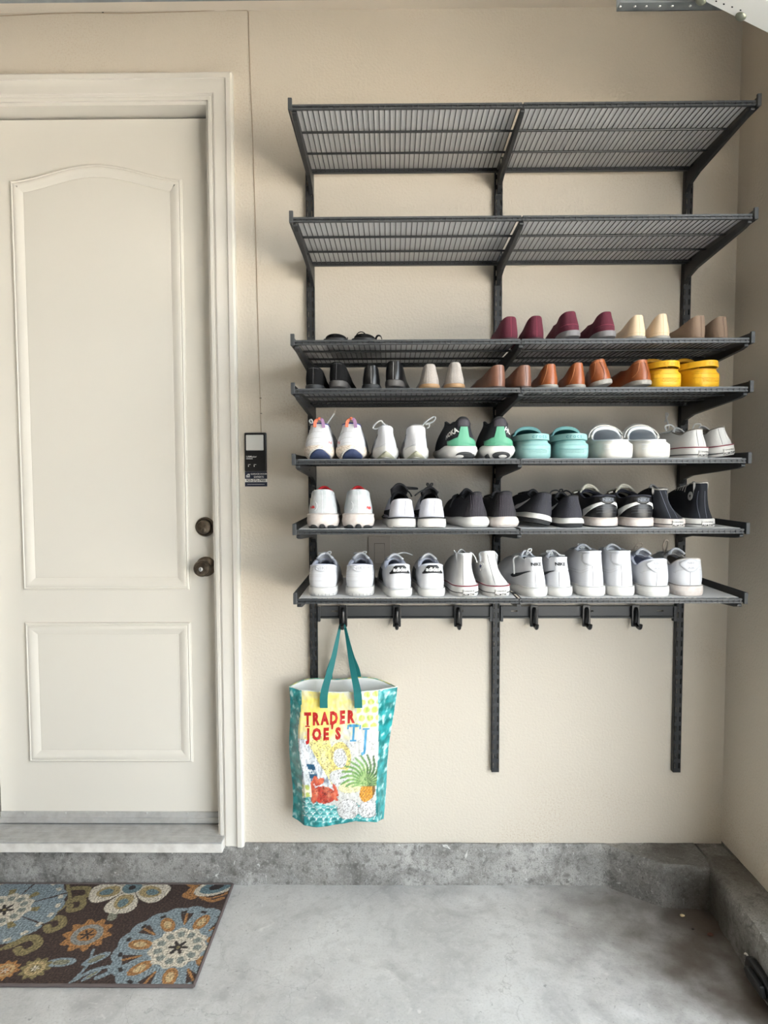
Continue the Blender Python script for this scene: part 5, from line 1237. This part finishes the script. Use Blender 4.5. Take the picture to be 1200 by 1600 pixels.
for k, u in enumerate((722, 781)):
    S = Shoe('running_shoe', 'black running shoe with mint green heel and thick white sole, %s of the pair' % HAND[k], 'shoe', G5, gx(u,4)+(0.002,-0.002)[k], 4, hy=-0.392, yaw=(7,-1)[k], side=(-1,1)[k],
             wh=0.087, ww=0.080, wb=0.108, th=0.036, tf=0.028, H=0.107, Ha=0.092, Ht=0.10, ow=0.030, rake=0.002, bulge=0.000, yt=0.13, L=0.28, hspring=0.005, ph=2.3, pad=0.010,
             ctrl=[(0,-0.002,0,0.111),(0.06,0.000,0.0115,0.109),(0.16,0.012,0.022,0.096),(0.30,0.045,0.030,0.094),(0.5,0.085,0.032,0.104),(0.72,0.115,0.026,0.102),(0.88,0.128,0.012,0.100),(1.0,0.132,0,0.100)])
    S.sole(WHR, name='midsole', prof=[(-0.010,0),(0.0,0.3),(0.005,0.6),(0.003,0.9),(-0.002,1.0)]); S.upper(NVK, BLKL, rim=0.004); S.tongue(NVK, w=0.045, up=0.006)
    q = (0.002,0.002)[k]
    S.strip('heel_counter', lambda t: (q-0.040+0.080*t, 0.0345), lambda t: (q-0.040+0.080*t, 0.048+0.038*(1-sst(0.16,0.42,abs(2*t-1)))+0.010*(1-sst(0.4,1.0,abs(2*t-1)))), MINT, off=0.0014, thick=0.0016, n=40, m=8)
    S.line('counter_seam', [(q-0.040,0.041),(q-0.02,0.0435),(q+0.02,0.0435),(q+0.040,0.041)], 0.0007, mat('deep_mint',(58,150,112),0.6)); S.line('counter_seam', [(q-0.012,0.046),(q-0.010,0.066),(q-0.009,0.082)], 0.0006, mat('deep_mint',(58,150,112),0.6))
    S.strip('collar_tab', lambda t: (q-0.017+0.034*t, 0.087), lambda t: (q-0.0165+0.033*t, 0.109-0.006*abs(2*t-1)**2), GRP, off=0.0016, thick=0.002, n=12, m=4)
    s_ = (-1,1)[k]
    S.text('HOKA', 0.0195, (-0.006,0.004)[k], (0.068,0.070)[k], M_PRINT, face=float((0.78,-0.82)[k]), off=0.0016, bold=0.0007, tilt=(0.42,-0.42)[k], sx=0.9)
    for cx, a, b, cz in ((-s_*-0.006,0.026,0.0115,0.008),): S.oval('tread_pad', s_*0.006*-1 if k == 0 else 0.006, 0.0095, 0.0245, 0.0095, RUBD, off=0.0012, thick=0.0016)
    S.oval('tread_recess', (-0.008,0.010)[k], 0.0075, 0.011, 0.0042, WHR, off=0.0026, thick=0.0008)
    S.strip('tread_corner', lambda t: ((0.022,-0.040)[k]+0.018*t, 0.0006), lambda t: ((0.022,-0.040)[k]+0.018*t, 0.002+0.011*math.sin(math.pi*t)), RUBD, off=0.0012, thick=0.0015, n=8, m=2)
    S.laces(BLACE, [], rows=4)
# clogs
def clog(label, grp, M, M2, X, row, yaw, side, hy, strap_up, text, strap_dz=0.0, **kw):
    S = Shoe('clog', label, 'clog', grp, X, row, hy=hy, yaw=yaw, side=side, **dict(dict(wh=0.086, ww=0.084, wb=0.112, th=0.040, tf=0.034, spring=0.012, uh=0.18, ph=3.0, pt=2.3, L=0.265, pad=0.004, toeh=0.04, sole_out=0.002, bulge=0.0005,
        ctrl=[(0,0.004,0,0.049),(0.14,0.010,0.024,0.049),(0.30,0.045,0.040,0.050),(0.44,0.085,0.0445,0.053),(0.56,0.098,0.042,0.068),(0.70,0.103,0.034,0.082),(0.85,0.105,0.018,0.090),(1.0,0.106,0,0.092)]), **kw))
    S.sole(M, prof=[(-0.003,0),(0.001,0.12),(0.0018,0.5),(0.0014,0.88),(0.0,1.0)]); S.upper(M, M2, rim=0.0025)
    S.line('sole_groove', [(-0.040,0.026),(-0.02,0.0255),(0.02,0.0255),(0.040,0.026)], 0.0008, M2); S.line('sole_groove', [(-0.040,0.037),(-0.02,0.0365),(0.02,0.0365),(0.040,0.037)], 0.0008, M2)
    mb = MB()
    for i in range(15):
        for j in range(3): p = S.hit(-0.024+0.0034*i+0.0017*(j % 2), 0.016+0.0036*j, 'back', 0.0002); mb.lathe([(0.0012,0.0005),(0.0011,-0.0008),(0.0005,-0.0012)],6,'y',tuple(p))
    mb.build('grip_dots', M, S.root)
    for sg in (-1,1):
        p = S.hit(0.098,0.060,'left' if sg < 0 else 'right',0.001); MB().lathe([(0.0085,-0.002),(0.0085,0.001),(0.007,0.0032),(0,0.0036)],16,'x',(0,0,0)).build('strap_rivet', M, S.root, smooth=40).location = p
    mb = MB(); sw = 0.0165
    if strap_up:   # strap swung forward over the arch
        P = [(0.052*math.cos(a), 0.103+0.012*math.sin(a), 0.058+0.041*math.sin(a)) for a in [math.pi*i/20 for i in range(21)]]
        mb.ribbon(P, sw, 0.004, Vector((0,1,0.25)))
    else:
        P = []
        for i in range(25):
            a = math.pi*i/24; P.append((0.0475*math.cos(a), 0.098-0.105*math.sin(a)**0.85, 0.056+strap_dz+0.004*math.sin(a)))
        mb.ribbon(P, sw, 0.0045, Vector((0,0.15,1)))
    st = mb.build('heel_strap', M, S.root, smooth=50, bevel=0.001)
    if text and not strap_up:
        vs = [(S.root,)]
        bv = BVHTree.FromPolygons([Vector(v) for v in mb.v], mb.f)
        def fn(x, y):
            l, n, i, d = bv.ray_cast(Vector((x+text[1],-0.2,0.060+strap_dz+y)), Vector((0,1,0)))
            return (l if l is not None else Vector((x+text[1],-0.008,0.060+y)))+Vector((0,-0.0006,0))
        flat_text('lettering', text[0], 0.0155, fn, text[2], S.root, bold=0.0002, spacing=1.25)
    for x, y in ((-0.02,0.15),(0.0,0.155),(0.02,0.15),(-0.014,0.18),(0.012,0.182)):
        o = MB().lathe([(0.0052,0),(0.0050,0.0006),(0,0.0006)],12,'z').build('vent_hole', mat('vent_shadow',(60,60,60),0.9), S.root); o.location = S.hit(x,y,'top',0.0003)
    return S
MTC = mat('mint_foam', (134,172,170), 0.55, bump=(300,0.1), var=(25,(118,158,156),0.6)); MTC2 = mat('deep_mint_foam', (100,152,152), 0.6); MTX = mat('mint_ink',(70,130,134),0.6)
WHC = mat('white_foam', (206,205,200), 0.5, var=(22,(184,170,146),0.35)); WHC2 = mat('grey_foam', (216,220,224), 0.6)
YLC = mat('yellow_foam', (212,162,28), 0.5, bump=(300,0.1)); YLC2 = mat('amber_foam', (190,136,18), 0.6)
clog('mint foam clog with heel strap, left of the pair beside the white clogs', G5, MTC, MTC2, gx(841,4), 4, 5, -1, -0.384, False, ('crocs',0.003,MTX))
clog('mint foam clog with heel strap, right one, touching the white clog', G5, MTC, MTC2, gx(899,4), 4, -1, 1, -0.384, False, ('crocs',-0.004,MTX))
for k, u in enumerate((970, 1029)):
    clog('white foam clog with its strap swung forward, %s of the pair' % HAND[k], G5, WHC, WHC2, gx(u,4), 4, (4,3)[k], (-1,1)[k], -0.386, True, None, wh=0.090, ww=0.088, wb=0.116, L=0.27)
for k, u in enumerate((1095, 1139)):
    S = Shoe('sneaker', 'white canvas low-top with maroon stripe, %s of the pair by the right bracket' % HAND[k], 'shoe', G5, gx(u,4)+(0.004,0.0)[k], 4, hy=(-0.386,-0.380)[k], yaw=(14,10)[k], roll=(0,-8)[k], side=(-1,1)[k],
             wh=0.067, ww=0.064, wb=0.094, th=0.030, tf=0.026, H=0.079, Ha=0.066, Ht=0.080, ow=(0.024,0.022)[k], rake=(0.014,0.016)[k], bulge=-0.001, yt=0.12, L=0.262, pad=0.003, spring=0.004, uh=0.16, ph=2.3)
    S.sole(WHR); S.upper(CANW, mat('taupe_lining',(110,102,94),0.9)); S.stripe(0.95, MAROON, 0.0015); S.stripe(0.28, BLKR, 0.0015)
    canvas_label(S, -0.0125, 0.0195, 0.0012, 0.0205)
    for x in (-0.009,0.008): S.line('strip_seam', [(x,0.032),(x*0.95,0.055),(x*0.85,0.076)], 0.0006, DGREY if x < 0 else GREY)
    S.line('rim_seam', [(-0.020,0.070),(-0.008,0.0735),(0.008,0.0735),(0.018,0.071)], 0.0005, GREY)
    S.tongue(CANW, w=0.04, up=0.010, back=0.012, th=0.003)
    S.laces(LACE, [[(-0.018,0.13,0.082),(-0.030,0.12,0.094),(-0.012,0.12,0.098),(0.0,0.12,0.090)],[(-0.012,0.13,0.086),(0.010,0.16,0.100),(0.03,0.20,0.130),(0.046,0.22,0.142),(0.052,0.22,0.138),(0.046,0.22,0.128),(0.02,0.19,0.112)]] if k == 0 else [[(0.0,0.12,0.084),(0.006,0.12,0.094),(-0.012,0.12,0.096),(-0.02,0.12,0.084)]], rows=4, w=0.03)

# ---------- flats, loafers and clogs on the fourth and third rows
def flat(label, grp, M, M_sole, M_in, u, row, yaw=0.0, hy=-0.386, side=1, pitch=0, roll=0, lift=0.0, seam=None, heel=False, dx=0.0, name='ballet_flat', **kw):
    S = Shoe(name, label, 'shoe', grp, gx(u,row,None,hy)+dx, row, hy=hy, yaw=yaw, pitch=pitch, roll=roll, lift=lift, side=side, **dict(dict(L=0.245, wh=0.050, ww=0.050, wb=0.068, uh=0.16, ph=2.2, pt=1.7, th=0.010, tf=0.005, spring=0.006,
        H=0.064, Ha=0.040, Ht=0.034, yt=0.165, ow=0.024, rake=0.008, bulge=0.003, toeh=0.022, pad=0.0022, sole_out=0.0005, sole_bot=-0.001), **kw))
    S.sole(M_sole); S.upper(M, M_in, rim=-0.0012)
    if seam: S.line('heel_seam', [(0,S.p['th']+0.001),(0,0.035),(0,S.p['H']-0.002)], 0.0006, seam)
    return S
G4 = 'flats on the fourth shelf'; G3 = 'flats on the third shelf'
BSU = mat('black_suede', (15,15,16), 0.95, bump=(700,0.4), spec=0.2); BPL = mat('black_polished', (12,12,14), 0.28, bump=(60,0.25)); HEELG = mat('grey_heel', (72,70,69), 0.6); BURG = mat('burgundy_suede', (78,20,38), 0.9, bump=(800,0.4))
LINEN = mat('grey_linen', (158,151,146), 0.9, bump=(900,0.6), var=(200,(148,142,136),0.6)); TANS = mat('tan_sole', (156,124,90), 0.6); BRN = mat('brown_leather', (116,80,64), 0.33, bump=(200,0.1), var=(18,(92,60,47),0.7)); DBR = mat('dark_brown_sole', (58,40,32), 0.6)
TANL = mat('tan_leather', (140,78,44), 0.33, bump=(200,0.1), var=(20,(112,56,28),0.7)); CRM = mat('cream_leather', (200,178,150), 0.5, bump=(200,0.08)); TAU = mat('taupe_nubuck', (124,104,88), 0.8, bump=(500,0.3)); GSOLE = mat('pale_grey_sole', (150,146,140), 0.6, var=(60,(112,108,102),0.5))
STT = mat('tan_stitch', (206,140,92), 0.7); SDB = mat('dark_brown_stitch', (60,40,32), 0.8); LEAIN = mat('beige_insole', (170,140,110), 0.8)
for k, (u, H) in enumerate(((489,0.062),(525,0.068))):
    S = flat('black suede flat with a low grey heel, %s' % ['leftmost on the fourth shelf','second from left on the fourth shelf'][k], G4, BSU, HEELG if k else RUBD, BLKL, u, 3, yaw=(-3,-9)[k], H=H, th=0.017 if k else 0.013, wh=0.050, wb=0.072, ow=0.023, side=(-1,1)[k], pt=2.0, Ha=0.046, pitch=(0,-2.2)[k], seam=DGREY)
    S.line('topline_stitch', [(-0.014,H-0.006),(0,H-0.004),(0.014,H-0.006)], 0.0005, DGREY)
for k, (u, H) in enumerate(((580,0.065),(614,0.069))):
    S = flat('shiny black leather flat with creased heel, %s one, next to grey linen flats' % HAND[k], G4, BPL, RUBD if k == 0 else HEELG, BLKL, u, 3, yaw=(4,-8)[k], H=H, th=0.013+0.004*k, wh=0.051, wb=0.072, ow=0.021+0.003*k, side=(-1,1)[k], Ha=0.044, pitch=(0,-2.5)[k], seam=mat('pale_stitch',(150,150,152),0.7))
for k, (u, H) in enumerate(((673,0.066),(712,0.070))):
    S = flat('pale grey linen ballet flat with tan sole, %s of the pair' % HAND[k], G4, LINEN, TANS, LEAIN, u, 3, yaw=(3,0)[k], H=H, th=0.011, wh=0.056, wb=0.070, ow=0.0195, rake=0.012, side=(-1,1)[k], Ha=0.042, pitch=(-0.8,-1)[k])
    for x in (-0.010,0.004): S.line('heel_seam', [(x,0.015),(x*0.9,0.04),(x*0.6,H-0.002)], 0.0005, mat('linen_stitch',(164,156,148),0.8))
for k, (u, H) in enumerate(((786,0.0635),(827,0.0625))):
    S = flat('brown leather pointed flat with dark heel seam, %s of the pair at the shelf joint' % HAND[k], G4, BRN, DBR, LEAIN, u, 3, yaw=(10,14)[k], H=H, th=0.006, wh=0.052, wb=0.070, ow=0.0225, rake=0.005, side=(-1,1)[k], seam=SDB, dx=-0.008)
for k, (u, H) in enumerate(((862,0.066),(905,0.069))):
    S = flat('tan leather flat with pale grey sole, %s one left of the tan loafers' % ['first','second'][k], G4, TANL, GSOLE, LEAIN, u, 3, yaw=(3,2)[k], H=H, th=0.0105, wh=0.052, wb=0.070, ow=0.0195, rake=0.008, side=(-1,1)[k])
    S.line('side_seam', [(-0.022,0.012),(-0.016,0.03),(-0.011,0.05),(-0.009,H-0.003)], 0.0006, STT)
for k, (u, H) in enumerate(((944,0.070),(1010,0.069))):
    S = flat('tan leather loafer with grey sole, %s' % ['turned and rolled onto its side','right one beside the yellow clog'][k], G4, TANL, GSOLE, mat('dark_insole',(54,34,26),0.9), u, 3, yaw=(-14,9)[k], roll=(-11,-2)[k], pitch=(-1.6,-2.6)[k], H=H, th=0.0125, wh=0.056, wb=0.072, ow=0.0225, rake=0.010, side=(-1,1)[k], name='loafer', L=0.235, Ha=0.050, Ht=0.058, yt=0.12, toeh=0.03, pt=2.1, hy=(-0.380,-0.384)[k])
    S.line('heel_seam', [(0.002,0.014),(0.006,0.03),(0.004,0.05),(0,H-0.004)], 0.0007, SDB); S.line('quarter_seam', [(-0.026,0.022),(-0.018,0.035),(-0.012,0.055),(-0.010,H-0.006)], 0.0006, STT)
    S.line('collar_seam', [(-0.020,H-0.010),(-0.008,H-0.006),(0.010,H-0.007)], 0.0006, STT)
clog('bright yellow foam clog with heel strap, left of the pair', G4, YLC, YLC2, gx(1048,3), 3, 2, -1, -0.384, False, ('crocs',0.0,YLC2), strap_dz=0.004, wh=0.080, ww=0.078, wb=0.088, L=0.235)
clog('bright yellow foam clog turned sideways at the right shelf end', G4, YLC, YLC2, gx(1112,3), 3, 22, 1, -0.384, False, ('crocs',0.006,YLC2), strap_dz=0.004, wh=0.080, ww=0.078, wb=0.088, L=0.235)
for k, (u, H) in enumerate(((799,0.064),(839,0.0655))):
    S = flat('plain burgundy suede flat, %s of the pair at the shelf joint' % HAND[k], G3, BURG, mat('dark_burgundy_sole',(50,20,28),0.7), BURG, u, 2, yaw=(6,2)[k], H=H, th=0.007, wh=0.054, wb=0.070, ow=(0.0225,0.0215)[k], rake=0.006, side=(-1,1)[k], seam=mat('burgundy_stitch',(128,48,70),0.8))
for k, (u, H) in enumerate(((896,0.0685),(953,0.0685))):
    S = flat('burgundy suede loafer with grey heel, %s of the pair beside the cream flats' % HAND[k], G3, BURG, mat('mid_grey_sole',(108,106,108),0.6), mat('dark_insole',(54,34,26),0.9), u, 2, yaw=(4,7)[k], roll=(-5,-3)[k], pitch=(-2.4,-2.2)[k], H=H, th=0.016, wh=0.057, wb=0.072, ow=(0.024,0.021)[k], rake=0.009, side=(-1,1)[k], name='loafer', Ha=0.050, Ht=0.056, yt=0.12, toeh=0.03, pt=2.1)
    S.line('counter_seam', [(-0.026,0.030),(-0.010,0.032),(0.010,0.031),(0.026,0.028)], 0.0006, mat('burgundy_stitch',(128,48,70),0.8))
for k, (u, H) in enumerate(((1000,0.0665),(1037,0.069))):
    S = flat('cream leather flat with a rounded heel, %s of the pair between burgundy and taupe shoes' % HAND[k], G3, CRM, GSOLE, LEAIN, u, 2, yaw=(3,1)[k], H=H, th=0.010, wh=0.055, wb=0.070, ow=(0.020,0.019)[k], rake=0.008, side=(-1,1)[k], seam=mat('cream_stitch',(180,152,120),0.8))
    S.line('welt_seam', [(-0.024,0.017),(0,0.018),(0.024,0.017)], 0.0005, mat('cream_stitch',(180,152,120),0.8))
for k, (u, H) in enumerate(((1096,0.0635),(1132,0.0615))):
    S = flat('taupe nubuck pointed flat with a dark seam, %s' % ['left of the pair','rightmost shoe on the third shelf'][k], G3, TAU, mat('taupe_sole',(100,82,68),0.7), LEAIN, u, 2, yaw=(9,8)[k], H=H, th=0.005, wh=0.050, wb=0.068, ow=(0.0225,0.0215)[k], rake=(0.005,0.010)[k], side=(-1,1)[k], seam=SDB)
# strappy black sandals near the left end of the third shelf
for k, u in enumerate((523, 566)):
    S = Shoe('sandal', 'flat black sandal on the third shelf, %s' % ['left one of the pair','right one with its strap standing up'][k], 'sandal', 'black sandals on the third shelf', gx(u,2), 2, hy=-0.375, yaw=(0,-3)[k], side=(-1,1)[k], L=0.25, wh=0.062, ww=0.058, wb=0.090, th=0.011, tf=0.010, spring=0.004)
    S.sole(BLKR); 
    R = [[(q.x,q.y,s_z) for q, n, u_ in S.outline(-0.003) for s_z in [S.zs(u_)+0.0015*0]] for _ in (0,)]
    R.append([(q.x,q.y,S.zs(u_)+0.003) for q, n, u_ in S.outline(-0.005)]); S.ring_obj('footbed', R, BSU, True, False)
    def strap(y, h, w, nm, hw_):
        P = [(hw_*math.cos(a), y+0.006*math.sin(a), 0.009+h*math.sin(a)**0.8) for a in [math.pi*i/14 for i in range(15)]]
        MB().ribbon(P, w, 0.0024, Vector((0,1,0))).build(nm, BSU, S.root, smooth=50)
    strap(0.17,0.030,0.030,'toe_strap',0.040); strap(0.115,0.022,0.014,'instep_strap',0.031)
    P = [(0.029*math.cos(a), 0.060-0.056*math.sin(a), 0.012+0.004*math.sin(a)) for a in [math.pi*i/18 for i in range(19)]]
    MB().ribbon(P, 0.012, 0.0024, Vector((0,0.1,1))).build('heel_strap', BSU, S.root, smooth=50)
    MB().tube([(0.030,0.075,0.018),(0.031,0.075,0.026),(0.031,0.083,0.026),(0.030,0.083,0.018)],0.0012,6).build('buckle', M_STEEL_D, S.root, smooth=True)
    if k == 1:
        MB().tube([(-0.006+0.0145*math.cos(a), 0.02, 0.014+0.016*math.sin(a)) for a in [math.pi*i/12 for i in range(13)]],0.0014,6).build('strap_loop', BSU, S.root, smooth=True)
        MB().ribbon(catmull([(0.03,0.05,0.014),(0.038,0.04,0.022),(0.047,0.035,0.020),(0.05,0.035,0.012)],5),0.012,0.002,Vector((0,1,0))).build('loose_strap', BSU, S.root, smooth=50)

# every shoe rests on its liner
bpy.context.view_layer.update()
for S, row in SHOES:
    rot = S.root.rotation_euler.to_matrix()
    S.root.location.z = SH[row]+LZ+0.0004-min((rot @ Vector(v)).z for v in S.V)
